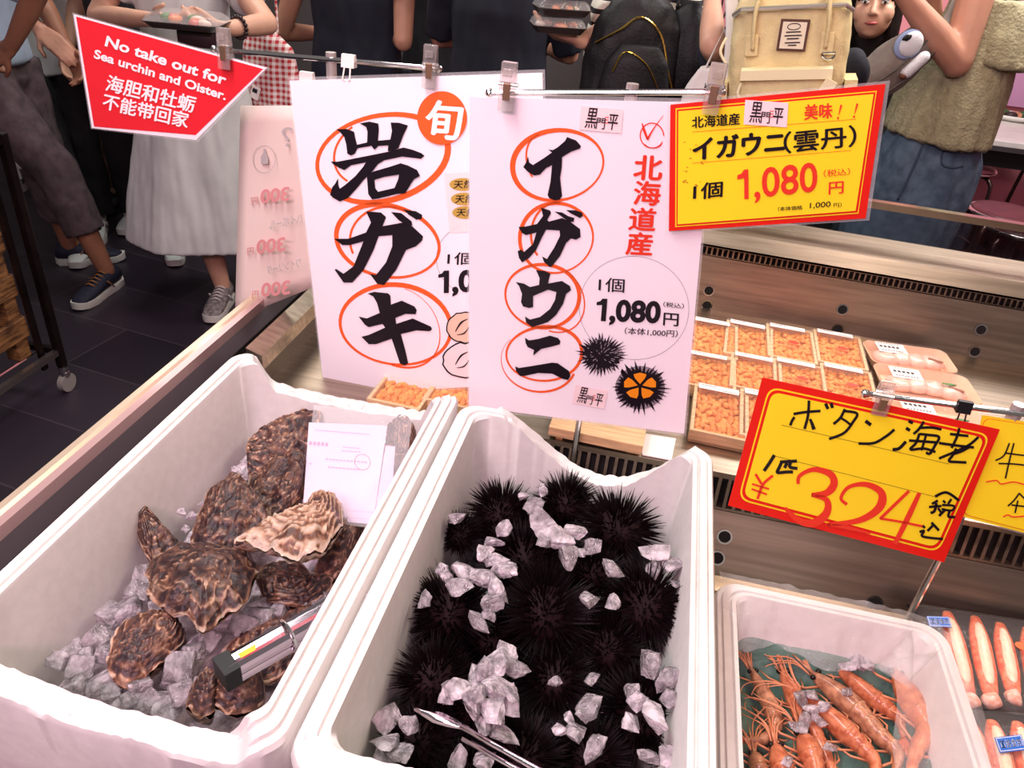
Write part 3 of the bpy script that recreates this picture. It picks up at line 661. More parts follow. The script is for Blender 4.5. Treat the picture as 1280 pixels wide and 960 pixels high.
# ---- drinks menu seen from behind, curling
FROST = mat('frosted_sheet', (248, 226, 216), .35, alpha=.88)
PRM = mat('pale_rose_print', (226, 150, 150), .5); PGM = mat('pale_grey_print', (188, 176, 176), .5)
a, b, c = at_y(301, 132, 1.30), at_y(372, 132, 1.255), at_y(294, 398, 1.24)
pl = Plane(a, b, c)
men = thing('menu_sheet', tuple(at_y(330, 385, 1.24)), 'frosted drinks menu seen from behind, hung left of the 岩ガキ sign', 'menu')
edge = [(301, 132), (300, 220), (297, 310), (294, 398)]; wd_ = [(92, 0), (92, 0), (92, -30), (92, -62)]
rows = []
for i in range(13):
    t = i / 12; l = (301 - 7 * t, 132 + 266 * t); rgt = (398 - 4 * t, 132 + 226 * t)
    row = []
    for j in range(9):
        s_ = j / 8; u, v = lerp(l[0], rgt[0], s_), lerp(l[1], rgt[1], s_)
        row.append(pl.at(u, v, -.05 * s_ ** 2 * t - .012 * math.sin(s_ * 3.1) * t))
    rows.append(row)
mb = MB(); mb.rings(rows, caps=False, close=False); o = mb.build('sheet', FROST, men, smooth=True)
md = o.modifiers.new('t', 'SOLIDIFY'); md.thickness = .0008
class MS(Sign):
    def __init__(s): s.pl = pl; s.lift = .002; s.acc = {}; s.root = men
ms = MS()
for (x, y, w) in [(315, 255, 46), (310, 318, 42), (316, 372, 34)]:
    ms.text('print', PRM, '300', (x + 10, y), (x + 46, y - 4), (x + 11, y - 18), .03, mirror=True)
    ms.text('print', PRM, '円', (x - 1, y + 1), (x + 7, y), (x - 1, y - 8), .01, mirror=True)
for x, y, s_ in [(338, 288, 'ハイボール'), (335, 344, 'ワインソーダ')]: ms.text('print', PGM, s_, (x - 2, y), (x + 40, y - 10), (x - 1, y - 12), .005, mirror=True)
ms.ring('print', PGM, (330, 199), 14, 17, 0, .7, 1, wob=0); ms.poly('print', PGM, [(326, 205), (326, 196), (329, 191), (329, 186), (332, 186), (332, 191), (335, 196), (335, 205)])
ms.text('print', PGM, '？', (352, 184), (366, 182), (352, 160), 0, mirror=True)
ms.done()
# ================================================================ stands and clips
def clip(label, u, v, y, h=.062, w=.021, m=CLEAR, pl_=None):
    c = at_y(u, v, y); c.y -= .004
    t = thing('sign_clip', (c.x, c.y, c.z - h / 2), label, 'clip', 'clear sign clips')
    for s_, yo in ((-1, -.006), (1, .006)):
        MB().box((c.x, c.y + yo, c.z), (w, .004, h), Matrix.Rotation(R(6 * s_), 3, 'X'), .0012).build('jaw', m, t)
    MB().box((c.x, c.y - .0095, c.z + h * .30), (w * .62, .0035, h * .16), None, .001).build('thumb_pad', m, t)
    MB().box((c.x, c.y - .0085, c.z - .006), (w * .48, .004, h * .36), None, .0008).build('spring', mat('spring_steel', (160, 128, 104), .4, .8), t)
    MB().tube([(c.x - w * .62, c.y, c.z + .002), (c.x + w * .62, c.y, c.z + .002)], .003).build('pin', CHROME, t)
    return t
def stand(label, bar0, bar1, ybar, px, zb, pu=None):
    a = at_y(*bar0, ybar); b = at_y(*bar1, ybar)
    x = px; t_ = (x - a.x) / (b.x - a.x); ztop = lerp(a.z, b.z, t_)
    t = thing('sign_stand', (x, ybar, zb), label, 'sign stand')
    MB().tube([a, b], .0042, 10).build('crossbar', CHROME, t)
    for e in (a, b): MB().ball(e, .0062).build('cap_or_shaded_end', CHROME, t)
    MB().tube([(x, ybar + .006, zb + .006), (x, ybar + .006, ztop)], .0052, 10).build('pole', CHROME, t)
    MB().tube([(x, ybar + .006, ztop - .03), (x, ybar + .006, ztop + .010)], .0085, 10).build('tee_joint', mat('grey_joint', (196, 184, 180), .35, .5), t)
    if pu: MB().box((x, ybar + .010, zb + .012), (.022, .018, .03), None, .003).build('bracket', CHROME, t)
    else: MB().rings([[(x + r_ * math.cos(a_ / 12 * math.pi), ybar + .006 + r_ * math.sin(a_ / 12 * math.pi), zb + z_) for a_ in range(24)] for r_, z_ in ((.03, 0), (.03, .004), (.012, .010), (.006, .014))]).build('base', CHROME, t)
    return t
yb = 1.112
stand('chrome stand carrying the イガウニ sign and the yellow sign', (612, 116), (902, 115), 1.084, at_y(724, 527, 1.09).x, .735, True)
stand('chrome stand carrying the red sign and the 岩ガキ sign', (268, 62), (548, 86), 1.235, at_y(412, 76, 1.235).x, .80)
stand('chrome stand carrying the handwritten prawn sign', (1082, 492), (1330, 524), .952, at_y(1225, 515, .952).x * 0 + .512, .60)
clip('clear clip at the left end of the イガウニ sign', 636, 107, 1.078)
clip('clear clip holding the printed yellow sign', 893, 110, 1.073)
clip('clear clip holding the 岩ガキ sign', 539, 82, 1.222)
clip('clear clip holding the red sign', 283, 60, 1.225)
clip('clear clip holding the handwritten prawn sign', 1103, 495, .938, .046, .02)
WCL = mat('white_plastic', (240, 228, 222), .4)
def smallclip(label, u, v, y, m, s=1):
    c = at_y(u, v, y); t = thing('binder_clip', (c.x, c.y, c.z - .012), label, 'clip')
    mb = MB().rings([[(c.x + sx * .009 * s, c.y + yy * s, c.z + zz * s) for yy, zz in ((-.006, -.008), (-.003, .008), (.003, .008), (.006, -.008))] for sx in (-1, 1)]); mb.build('clip_body', m, t)
    for sx in (-1, 1): MB().tube([(c.x + sx * .004 * s, c.y - .005 * s, c.z - .006 * s), (c.x + sx * .005 * s, c.y - .011 * s, c.z - .022 * s), (c.x + sx * .002 * s, c.y - .010 * s, c.z - .024 * s)], .0011 * s, 6).build('wire_handle', m, t)
smallclip('small black binder clip on the prawn sign crossbar', 1205, 508, .95, BLACKP)
smallclip('white clip on the crossbar left of the 岩ガキ sign', 436, 76, 1.232, WCL, 1.2)
smallclip('white clip at the top of the frosted drinks menu', 384, 98, 1.262, WCL, 1.3)
# ================================================================ oysters, ice, urchins
def rough_shell():
    m = bpy.data.materials.new('oyster_shell'); m.use_nodes = True; nt = m.node_tree; b = nt.nodes['Principled BSDF']
    tc = nt.nodes.new('ShaderNodeTexCoord')
    def noise_(sc, det, dist=0):
        n = nt.nodes.new('ShaderNodeTexNoise'); n.inputs['Scale'].default_value = sc; n.inputs['Detail'].default_value = det; n.inputs['Distortion'].default_value = dist
        nt.links.new(tc.outputs['Object'], n.inputs['Vector']); return n
    def ramp(src, st):
        r = nt.nodes.new('ShaderNodeValToRGB'); els = r.color_ramp.elements
        while len(els) < len(st): els.new(.5)
        for e, (p, c) in zip(els, st): e.position = p; e.color = lin(c)
        nt.links.new(src, r.inputs[0]); return r
    at = nt.nodes.new('ShaderNodeAttribute'); at.attribute_name = 'layer'
    r1 = ramp(at.outputs['Fac'], [(0, (34, 22, 28)), (.34, (74, 46, 42)), (.55, (128, 86, 62)), (.72, (214, 172, 140)), (1, (246, 222, 200))])
    n1 = noise_(44, 9, 1.6)
    r2 = ramp(n1.outputs['Fac'], [(.34, (24, 15, 24)), (.47, (70, 42, 40)), (.58, (140, 94, 70)), (.70, (236, 200, 172))])
    mx = nt.nodes.new('ShaderNodeMix'); mx.data_type = 'RGBA'; mx.inputs[0].default_value = .46
    nt.links.new(r1.outputs[0], mx.inputs[6]); nt.links.new(r2.outputs[0], mx.inputs[7])
    ob = nt.nodes.new('ShaderNodeObjectInfo'); hsv = nt.nodes.new('ShaderNodeHueSaturation')
    mr = nt.nodes.new('ShaderNodeMapRange'); mr.inputs[3].default_value = .75; mr.inputs[4].default_value = 1.25
    nt.links.new(ob.outputs['Random'], mr.inputs[0]); nt.links.new(mr.outputs[0], hsv.inputs['Value'])
    nt.links.new(mx.outputs[2], hsv.inputs['Color']); nt.links.new(hsv.outputs[0], b.inputs['Base Color'])
    b.inputs['Roughness'].default_value = .42; b.inputs['Specular IOR Level'].default_value = .5
    n3 = noise_(130, 6); bp = nt.nodes.new('ShaderNodeBump'); bp.inputs['Strength'].default_value = .7; bp.inputs['Distance'].default_value = .004
    nt.links.new(n3.outputs['Fac'], bp.inputs['Height']); nt.links.new(bp.outputs[0], b.inputs['Normal'])
    return m
SHELL = rough_shell()
SHELL2 = mat('pale_oyster_shell', (214, 166, 128), .45, col2=(86, 52, 42), scale=70, detail=8, bump=.8, bscale=110)
def oyster(label, outline, zc, h, seed, tilt=(0, 0), spin=0, layers=7, ridge=.006, m=None, hinge=(-.6, 0), pale=0):
    """a rough oyster; outline = pixel points of its rim seen from above, zc = height of the rim plane, h = thickness"""
    P = [at_z(u, v, zc) for u, v in outline]
    c = sum(P, Vector()) / len(P)
    tx, ty = tilt
    pl = lambda p: p + Vector((0, 0, (p.x - c.x) * tx + (p.y - c.y) * ty))
    # rim as a closed curve resampled by angle
    P = [pl(at_z(u, v, zc)) for u, v in outline]
    ax, az = Vector((1, 0, tx)).normalized(), None
    ay = Vector((0, 1, ty)).normalized(); az = ax.cross(ay).normalized()
    loc = [((p - c).dot(ax), (p - c).dot(ay)) for p in P]
    cl = spline([Vector((x, y, 0)) for x, y in loc + [loc[0]]], 10)[:-1]
    NA = len(cl); NR = 22
    rad = max(v.length for v in cl); mean = sum(v.length for v in cl) / NA
    hx = Vector((hinge[0] * mean, hinge[1] * mean, 0))
    mb = MB(); lay = []
    def surf(sgn):
        rows = []
        for i in range(NR + 1):
            t = i / NR; row = []
            for q in cl:
                base = hx.lerp(q, t ** .85)
                wob = 1 + .10 * noise.noise(Vector((base.x * 30, base.y * 30, seed))) * t
                ph = t * layers + 1.7 * noise.noise(Vector((base.x * 26 + seed, base.y * 26, seed * .7))) + .4 * noise.noise(Vector((base.x * 90, base.y * 90, seed)))
                saw = ph - math.floor(ph)
                dome = h * (1 - t ** 2.2) * (.62 if sgn > 0 else .55)
                z = dome + (ridge * (saw ** 2) * min(1, t * 4) * (.5 + .5 * (1 - t)) if sgn > 0 else 0)
                z += .006 * noise.noise(Vector((base.x * 45, base.y * 45, seed + 5))) * (1 if sgn > 0 else .4)
                z += .003 * noise.noise(Vector((base.x * 120, base.y * 120, seed + 9)))
                z *= sgn
                rimw = .010 * noise.noise(Vector((q.x * 35, q.y * 35, seed + 2))) * t * t + .004 * noise.noise(Vector((q.x * 120, q.y * 120, seed))) * t * t
                b2 = base * wob * (1 + .03 * (saw - .5) * t)
                row.append(c + ax * b2.x + ay * b2.y + az * (z + rimw + .001 * sgn))
                lay.append(min(1, max(0, saw ** 3 * .85 + (.5 if t > .93 else 0) + pale + .25 * noise.noise(Vector((base.x * 20, base.y * 20, seed + 4))))))
            rows.append(row)
        return rows
    k = 0
    up = surf(1); lo = surf(-1)
    mb.rings(up[::1], caps=False); mb.rings(lo[::-1], caps=False)
    lay2 = lay[:(NR + 1) * NA] + [x for r_ in reversed([lay[(NR + 1) * NA + i * NA:(NR + 1) * NA + (i + 1) * NA] for i in range(NR + 1)]) for x in r_]
    o = mb.build('oyster', m or SHELL, None, smooth=True)
    at = o.data.attributes.new('layer', 'FLOAT', 'POINT')
    if len(lay2) == len(o.data.vertices): at.data.foreach_set('value', lay2)
    return single(o, label, 'oyster', 'oysters in the left foam box')
def rows(m): pass
z0 = .80
OY = [
 ('large square oyster with frilled pale rim on top in the foam box', [(180, 718), (205, 688), (245, 678), (286, 682), (316, 696), (319, 722), (305, 760), (280, 772), (255, 792), (236, 775), (212, 770), (186, 748)], .835, .042, 1, (0, -.05), dict(layers=2.6, ridge=.002, hinge=(.1, .1))),
 ('pale upcurved oyster shell lying in front of the paper slip', [(292, 688), (310, 678), (335, 668), (362, 655), (378, 632), (396, 612), (418, 610), (430, 630), (428, 655), (412, 690), (390, 707), (362, 709), (330, 696)], .850, .055, 2, (.10, -.25), dict(layers=5, ridge=.007, hinge=(.3, .2), pale=.42)),
 ('dark ridged oyster behind the pale upcurved one', [(242, 686), (240, 664), (252, 635), (276, 614), (292, 606), (305, 622), (322, 640), (340, 656), (326, 672), (300, 684), (270, 690)], .815, .05, 3, (0, .2), dict(layers=8, ridge=.008, hinge=(0, .9))),
 ('purple brown oyster with long growth folds left of the paper slip', [(300, 626), (308, 606), (328, 586), (350, 576), (378, 578), (382, 600), (370, 625), (345, 646), (322, 640)], .795, .045, 4, (.1, .25), dict(layers=8, ridge=.007, hinge=(.7, .5))),
 ('narrow oyster at the back wall of the foam box', [(312, 590), (316, 568), (338, 548), (366, 532), (392, 526), (402, 540), (390, 562), (360, 576), (330, 594)], .79, .045, 5, (.1, .3), dict(layers=7, ridge=.008, hinge=(-.8, -.2))),
 ('small upright oyster at the left edge of the pile', [(170, 664), (184, 654), (204, 664), (232, 682), (240, 694), (220, 706), (196, 716), (186, 700), (174, 684)], .79, .045, 6, (-.3, .2), dict(layers=6, ridge=.007, hinge=(-.8, .5))),
 ('oval oyster lying on ice cubes at the front left', [(134, 828), (142, 800), (160, 780), (188, 770), (215, 770), (230, 785), (226, 808), (205, 830), (180, 850), (158, 860), (140, 848)], .80, .05, 7, (-.1, -.1), dict(layers=6, ridge=.008, hinge=(.4, .4))),
 ('reddish oyster beneath the front end of the tongs', [(262, 880), (264, 850), (282, 836), (305, 830), (328, 842), (332, 868), (320, 888), (292, 898)], .80, .05, 8, (0, 0), dict(layers=7, ridge=.005, hinge=(.1, .2))),
 ('dark oyster under the paper slip by the box divider', [(392, 722), (400, 690), (420, 660), (440, 652), (456, 658), (446, 690), (428, 725), (408, 735)], .775, .045, 9, (.15, 0), dict(layers=7, ridge=.005, hinge=(.2, .8))),
 ('flat dark oyster below the pale upcurved one', [(318, 730), (330, 708), (365, 706), (400, 722), (418, 728), (406, 748), (372, 758), (336, 752)], .785, .03, 10, (0, .1), dict(layers=5, ridge=.006, hinge=(0, -.4))),
 ('long dark oyster lying alongside the tongs', [(272, 826), (282, 806), (308, 794), (350, 774), (392, 758), (410, 776), (396, 810), (372, 838), (338, 858), (300, 850)], .775, .045, 11, (.05, 0), dict(layers=8, ridge=.006, hinge=(.4, .3))),
 ('ragged brown oyster edge at the front wall of the box', [(233, 888), (236, 866), (248, 856), (262, 862), (270, 880), (266, 898), (248, 900)], .80, .05, 12, (0, -.3), dict(layers=7, ridge=.006, hinge=(.2, .6))),
 ('brown oyster inside the clear sleeve behind the paper slip', [(478, 560), (486, 540), (506, 534), (520, 548), (514, 575), (500, 600), (484, 604)], .80, .05, 13, (0, .3), dict(layers=7, ridge=.006, hinge=(.1, .6))),
]
for label, ol, z, h, seed, tl, kw in OY: oyster(label, ol, z, h, seed, tl, **kw)
# ---- ice
def ice_mat(name, cloud, col):
    m = bpy.data.materials.new(name); m.use_nodes = True; nt = m.node_tree; nt.nodes.clear(); N = nt.nodes.new; L = nt.links.new
    out = N('ShaderNodeOutputMaterial'); tc = N('ShaderNodeTexCoord')
    def nz(sc, det):
        n = N('ShaderNodeTexNoise'); n.inputs['Scale'].default_value = sc; n.inputs['Detail'].default_value = det; L(tc.outputs['Object'], n.inputs['Vector']); return n
    n1 = nz(2.6, 4); n2 = nz(1.0, 4); n3 = nz(1.1, 2)
    bp = N('ShaderNodeBump'); bp.inputs['Strength'].default_value = .35; bp.inputs['Distance'].default_value = .5; L(n1.outputs['Fac'], bp.inputs['Height'])
    gl = N('ShaderNodeBsdfGlossy'); gl.inputs['Roughness'].default_value = .10; L(bp.outputs[0], gl.inputs['Normal'])
    rf = N('ShaderNodeBsdfRefraction'); rf.inputs['IOR'].default_value = 1.16; rf.inputs['Roughness'].default_value = .12; rf.inputs[0].default_value = lin((252, 246, 250)); L(bp.outputs[0], rf.inputs['Normal'])
    tr = N('ShaderNodeBsdfTransparent')
    tl = N('ShaderNodeBsdfTranslucent'); tl.inputs[0].default_value = lin(col)
    df = N('ShaderNodeBsdfDiffuse'); df.inputs[0].default_value = lin(col); L(bp.outputs[0], df.inputs['Normal'])
    mw = N('ShaderNodeMixShader'); mw.inputs[0].default_value = .25; L(df.outputs[0], mw.inputs[1]); L(tl.outputs[0], mw.inputs[2])
    mc = N('ShaderNodeMixShader'); mc.inputs[0].default_value = .55; L(tr.outputs[0], mc.inputs[1]); L(rf.outputs[0], mc.inputs[2])
    rp = N('ShaderNodeValToRGB'); rp.color_ramp.elements[0].position = .34; rp.color_ramp.elements[1].position = .62
    rp.color_ramp.elements[0].color = (cloud * .22, ) * 3 + (1,); rp.color_ramp.elements[1].color = (cloud, ) * 3 + (1,); L(n2.outputs['Fac'], rp.inputs[0])
    m1 = N('ShaderNodeMixShader'); L(rp.outputs[0], m1.inputs[0]); L(mc.outputs[0], m1.inputs[1]); L(mw.outputs[0], m1.inputs[2])
    fr = N('ShaderNodeFresnel'); fr.inputs[0].default_value = 1.62; L(bp.outputs[0], fr.inputs['Normal'])
    m2 = N('ShaderNodeMixShader'); L(fr.outputs[0], m2.inputs[0]); L(m1.outputs[0], m2.inputs[1]); L(gl.outputs[0], m2.inputs[2]); L(m2.outputs[0], out.inputs[0])
    return m
ICE = ice_mat('clear_ice', .58, (250, 238, 246)); ICEW = ice_mat('cloudy_ice', .92, (252, 240, 248))
def ice_bed(name, label, x0, x1, y0, y1, z, amp, m, fn=None, seed=0):
    n = 70; v = []; f = []
    for i in range(n + 1):
        for j in range(n + 1):
            x, y = lerp(x0, x1, i / n), lerp(y0, y1, j / n)
            c_ = noise.cell(Vector((x * 38, y * 38, seed)))
            v.append((x, y, z + (fn(x, y) if fn else 0) + amp * (.5 * c_ + noise.noise(Vector((x * 42, y * 42, seed))))))
    for i in range(n):
        for j in range(n):
            a = i * (n + 1) + j; f.append((a, a + n + 1, a + n + 2, a + 1))
    k = len(v)
    v += [(x0, y0, .633), (x1, y0, .633), (x1, y1, .633), (x0, y1, .633)]
    f.append((k, k + 3, k + 2, k + 1))
    e = [[i * (n + 1) for i in range(n + 1)], [n * (n + 1) + j for j in range(n + 1)], [i * (n + 1) + n for i in range(n + 1)], [j for j in range(n + 1)]]
    f.append(tuple(e[0][::-1]) + (k, k + 1)); f.append(tuple(e[1][::-1]) + (k + 1, k + 2)); f.append(tuple(e[2]) + (k + 2, k + 3)); f.append(tuple(e[3]) + (k + 3, k))
    o = MB().add(v, f).build(name, m, None)
    single(o, label, 'crushed ice'); o['kind'] = 'stuff'; return o
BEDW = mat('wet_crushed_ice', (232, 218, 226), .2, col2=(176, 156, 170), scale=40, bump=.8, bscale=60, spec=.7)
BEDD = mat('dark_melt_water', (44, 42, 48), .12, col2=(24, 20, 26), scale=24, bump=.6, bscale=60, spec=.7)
ice_bed('crushed_ice', 'crushed ice bed under the oysters in the left foam box', -.598, -.318, .445, 1.0, .745, .012, BEDW, lambda x, y: .03 * sm(-.42, -.33, x) * 0 + .02 * sm(.75, .98, y), 3)
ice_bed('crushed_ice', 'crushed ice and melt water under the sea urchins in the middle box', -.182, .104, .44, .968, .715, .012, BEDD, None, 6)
def ice_mesh(seed, kind):
    bm = bmesh.new(); rnd = random.Random(seed)
    if kind == 'cube':
        bmesh.ops.create_cube(bm, size=1.5); bmesh.ops.bevel(bm, geom=bm.edges[:], offset=.25, segments=3, affect='EDGES', profile=.6)
        bmesh.ops.subdivide_edges(bm, edges=[e for e in bm.edges if e.calc_length() > .4], cuts=2, use_grid_fill=True)
        for v in bm.verts: v.co += Vector((noise.noise(v.co * 1.3 + Vector((seed, 0, 0))), noise.noise(v.co * 1.3 + Vector((0, seed, 0))), noise.noise(v.co * 1.3 + Vector((0, 0, seed))))) * .22
    else:
        pts = []
        for _ in range(rnd.randint(10, 15)):
            v = Vector((rnd.gauss(0, 1), rnd.gauss(0, 1), rnd.gauss(0, 1))).normalized(); pts.append(Vector((v.x * 1.25, v.y * .95, v.z * .75)) * rnd.uniform(.75, 1.15))
        for p in pts: bm.verts.new(p)
        r_ = bmesh.ops.convex_hull(bm, input=bm.verts[:])
        bmesh.ops.delete(bm, geom=[v for v in bm.verts if not v.link_faces], context='VERTS')
        bmesh.ops.delete(bm, geom=[e for e in bm.edges if not e.link_faces], context='EDGES')
        bmesh.ops.dissolve_limit(bm, angle_limit=R(12), verts=bm.verts[:], edges=bm.edges[:])
        bmesh.ops.triangulate(bm, faces=bm.faces[:])
        bmesh.ops.subdivide_edges(bm, edges=bm.edges[:], cuts=3, use_grid_fill=True, smooth=.12)
        for v in bm.verts: v.co *= 1 + .13 * noise.noise(v.co * 2.2 + Vector((seed, 2, 1))) + .03 * noise.noise(v.co * 6 + Vector((seed, 5, 1)))
    me = bpy.data.meshes.new('ice'); bm.to_mesh(me); bm.free()
    for p in me.polygons: p.use_smooth = True
    try: me.set_sharp_from_angle(angle=R(38))
    except Exception: pass
    return me
ICEM = [ice_mesh(i, 'chunk') for i in range(9)]; ICEC = [ice_mesh(i + 20, 'cube') for i in range(5)]
for me in ICEM + ICEC: me.materials.append(ICE)
ICEMW = []
for me in ICEM:
    c = me.copy(); c.materials.clear(); c.materials.append(ICEW); ICEMW.append(c)
_rn = random.Random(11)
def ice(label, u, v, rpx, z, group, pool=ICEM, cat='ice'):
    p = at_z(u, v, z); d = (p - CAM).dot(RM @ Vector((0, 0, -1))); r_ = rpx / F * d
    o = bpy.data.objects.new('ice_chunk' if pool is not ICEC else 'ice_cube', _rn.choice(pool)); COL.objects.link(o)
    o.location = p; s_ = r_ * .98
    o.scale = (s_ * _rn.uniform(.9, 1.15), s_ * _rn.uniform(.85, 1.1), s_ * _rn.uniform(.8, 1.0))
    o.rotation_euler = (_rn.uniform(-.6, .6), _rn.uniform(-.6, .6), _rn.uniform(0, 6.28))
    return tag(o, label, cat, group)
for i, (u, v, r_) in enumerate([(185, 715, 22), (172, 742, 18), (160, 765, 20), (196, 758, 16), (140, 770, 18), (120, 800, 18), (92, 812, 20), (75, 826, 16), (100, 838, 20), (126, 850, 24), (172, 858, 20), (150, 838, 14), (200, 872, 24), (222, 838, 24), (226, 868, 20), (182, 878, 18), (160, 878, 16), (240, 815, 16), (325, 755, 18), (305, 785, 22), (330, 776, 18), (240, 800, 18), (262, 800, 16), (350, 762, 14), (212, 885, 18), (96, 858, 14), (140, 866, 14), (246, 858, 12), (108, 820, 12), (132, 818, 14), (380, 742, 22), (400, 752, 16)]):
    ice('clear ice cube lying among the oysters in the left foam box', u, v, r_, .778 if v < 800 else .79, 'ice cubes among the oysters', ICEC if i % 3 else ICEM)
for u, v, r_ in [(300, 602, 9), (286, 612, 9), (296, 588, 8), (270, 615, 8), (256, 630, 8), (282, 630, 7), (240, 645, 8), (232, 660, 8), (228, 640, 6), (306, 576, 6)]:
    ice('small ice chip against the left wall of the oyster box', u, v, r_, .79, 'ice chips along the oyster box wall', ICEMW)
# ---- sea urchins
UR = mat('urchin_spines', (20, 7, 11), .5, spec=.16, var=.5, scale=60)
URB = mat('urchin_body', (30, 12, 15), .7, spec=.2)
def urchin_proto(seed, n=760):
    rnd = random.Random(seed)
    b = MB().ball((0, 0, 0), (.031, .031, .023), sub=3)
    s = MB()
    for i in range(n):
        z = 1 - 2 * (i + .5) / n; a = i * 2.399963 + rnd.uniform(-.3, .3)
        if z < -.75: continue
        rr_ = math.sqrt(max(0, 1 - z * z)); d = Vector((rr_ * math.cos(a), rr_ * math.sin(a), z))
        d = (d + Vector((rnd.gauss(0, .16), rnd.gauss(0, .16), rnd.gauss(0, .16)))).normalized()
        p = Vector((d.x * .029, d.y * .029, d.z * .021)); L = rnd.uniform(.017, .032) * (1 if rnd.random() < .8 else .6)
        e = p + d * L + Vector((rnd.gauss(0, .002), rnd.gauss(0, .002), rnd.gauss(0, .002)))
        sd = d.orthogonal().normalized(); w = d.cross(sd); r0 = rnd.uniform(.0009, .0014)
        ring = lambda c, r_: [c + sd * r_ * math.cos(t) + w * r_ * math.sin(t) for t in (0, 2.094, 4.189)]
        s.rings([ring(p, r0), ring(p.lerp(e, .5), r0 * .8), ring(e, r0 * .15)], caps=True)
    return b, s
UP = []
for q in range(4):
    b, s_ = urchin_proto(q)
    t = thing('sea_urchin', (0, 0, 0), 'x', 'sea urchin', 'sea urchins in the middle foam box')
    s_.build('spines', UR, t); b.build('test', URB, t, smooth=True); UP.append(t)
UL = [(576, 668, 34, .80, 'small black sea urchin in the back left corner of the middle box'),
 (628, 645, 52, .785, 'black sea urchin near the back wall, left of the clustered ice'),
 (705, 632, 48, .79, 'black sea urchin at the back wall behind the clustered ice'),
 (772, 660, 60, .80, 'black sea urchin at the back right of the middle box'),
 (655, 700, 58, .795, 'black sea urchin partly under the clustered ice at the back'),
 (560, 765, 64, .80, 'black sea urchin at the left wall beneath frosty ice'),
 (686, 768, 76, .815, 'large black sea urchin showing its crown in the centre of the box'),
 (806, 758, 66, .81, 'large black sea urchin against the right wall of the box'),
 (740, 720, 52, .79, 'black sea urchin under the single ice cube at centre right'),
 (545, 850, 60, .79, 'black sea urchin at the left wall beside the big ice heap'),
 (690, 848, 62, .785, 'black sea urchin right of the big ice heap'),
 (762, 812, 58, .785, 'black sea urchin behind the front right ice pieces'),
 (800, 890, 64, .785, 'black sea urchin under the front right ice pieces'),
 (655, 945, 66, .785, 'black sea urchin in front of the metal tongs handle'),
 (525, 930, 56, .77, 'black sea urchin below the tip of the metal tongs'),
 (740, 950, 60, .77, 'black sea urchin at the front edge, right of the tongs handle'),
 (616, 800, 52, .76, 'black sea urchin just above the big ice heap'),
 (600, 880, 62, .76, 'black sea urchin buried under the big ice heap'),
 (850, 960, 52, .77, 'black sea urchin in the front right corner'),
 (585, 975, 55, .77, 'black sea urchin cut off by the bottom of the frame')]
_ru = random.Random(4)
for i, (u, v, r_, z, label) in enumerate(UL):
    p = at_z(u, v, z); d = (p - CAM).dot(RM @ Vector((0, 0, -1))); sc = r_ / F * d / .058
    t = UP[i] if i < 4 else copy_tree(UP[i % 4])
    t.location = p; t.scale = (sc, sc, sc); t.rotation_euler = (_ru.uniform(-.1, .9), _ru.uniform(-.6, .6), _ru.uniform(0, 6.28)); t['label'] = label
GU = 'ice pieces on the sea urchins'
LU = 'clear ice chunk resting on the black sea urchins'
for u, v, r_, z, w in [(572, 645, 13, .85, 0), (668, 632, 14, .85, 0), (678, 612, 8, .83, 1), (655, 618, 10, .83, 1), (685, 660, 22, .865, 1), (700, 672, 20, .87, 1), (680, 678, 14, .87, 0), (712, 694, 20, .875, 0), (716, 664, 12, .865, 1), (740, 683, 13, .865, 0), (728, 690, 9, .86, 1), (768, 710, 15, .865, 0), (738, 750, 19, .88, 0), (765, 752, 15, .88, 1), (628, 660, 14, .855, 1), (618, 676, 12, .855, 1), (606, 690, 15, .86, 1), (620, 700, 13, .86, 1), (582, 712, 20, .86, 1), (605, 718, 18, .865, 1), (630, 712, 14, .86, 1), (574, 732, 17, .865, 0), (560, 720, 12, .85, 1), (552, 712, 10, .84, 1), (625, 735, 18, .865, 1), (618, 752, 15, .865, 0), (600, 778, 15, .855, 0), (612, 768, 10, .855, 0), (530, 752, 11, .855, 0), (822, 690, 18, .86, 1), (838, 706, 16, .85, 1), (818, 712, 12, .85, 0), (845, 728, 8, .85, 0), (810, 828, 18, .85, 0), (834, 850, 16, .85, 0),
 (612, 828, 24, .865, 1), (632, 820, 18, .86, 1), (600, 848, 22, .87, 1), (622, 856, 24, .88, 1), (646, 834, 16, .86, 0), (575, 862, 22, .87, 1), (592, 880, 24, .875, 1), (560, 870, 14, .865, 1), (620, 886, 22, .875, 1), (640, 880, 16, .865, 1), (605, 836, 14, .88, 0), (596, 866, 14, .89, 0), (556, 866, 12, .86, 0), (636, 862, 14, .88, 0), (606, 905, 18, .85, 1), (630, 920, 20, .84, 1),
 (693, 852, 8, .85, 0), (742, 848, 14, .85, 0), (735, 880, 22, .86, 0), (722, 915, 18, .85, 0), (742, 936, 15, .85, 0), (700, 910, 12, .84, 1), (712, 898, 10, .845, 1), (788, 862, 13, .845, 0), (796, 878, 12, .85, 1), (822, 892, 22, .86, 1), (790, 904, 16, .85, 1), (836, 874, 12, .85, 0), (812, 945, 18, .84, 0), (838, 948, 14, .84, 1), (484, 898, 18, .80, 1), (480, 925, 20, .80, 1), (500, 940, 16, .80, 1), (514, 906, 14, .82, 0), (570, 950, 18, .83, 0), (608, 950, 22, .82, 1), (480, 950, 16, .79, 1)]:
    ice(LU, u, v, r_, z, GU, ICEMW if w else ICEM)
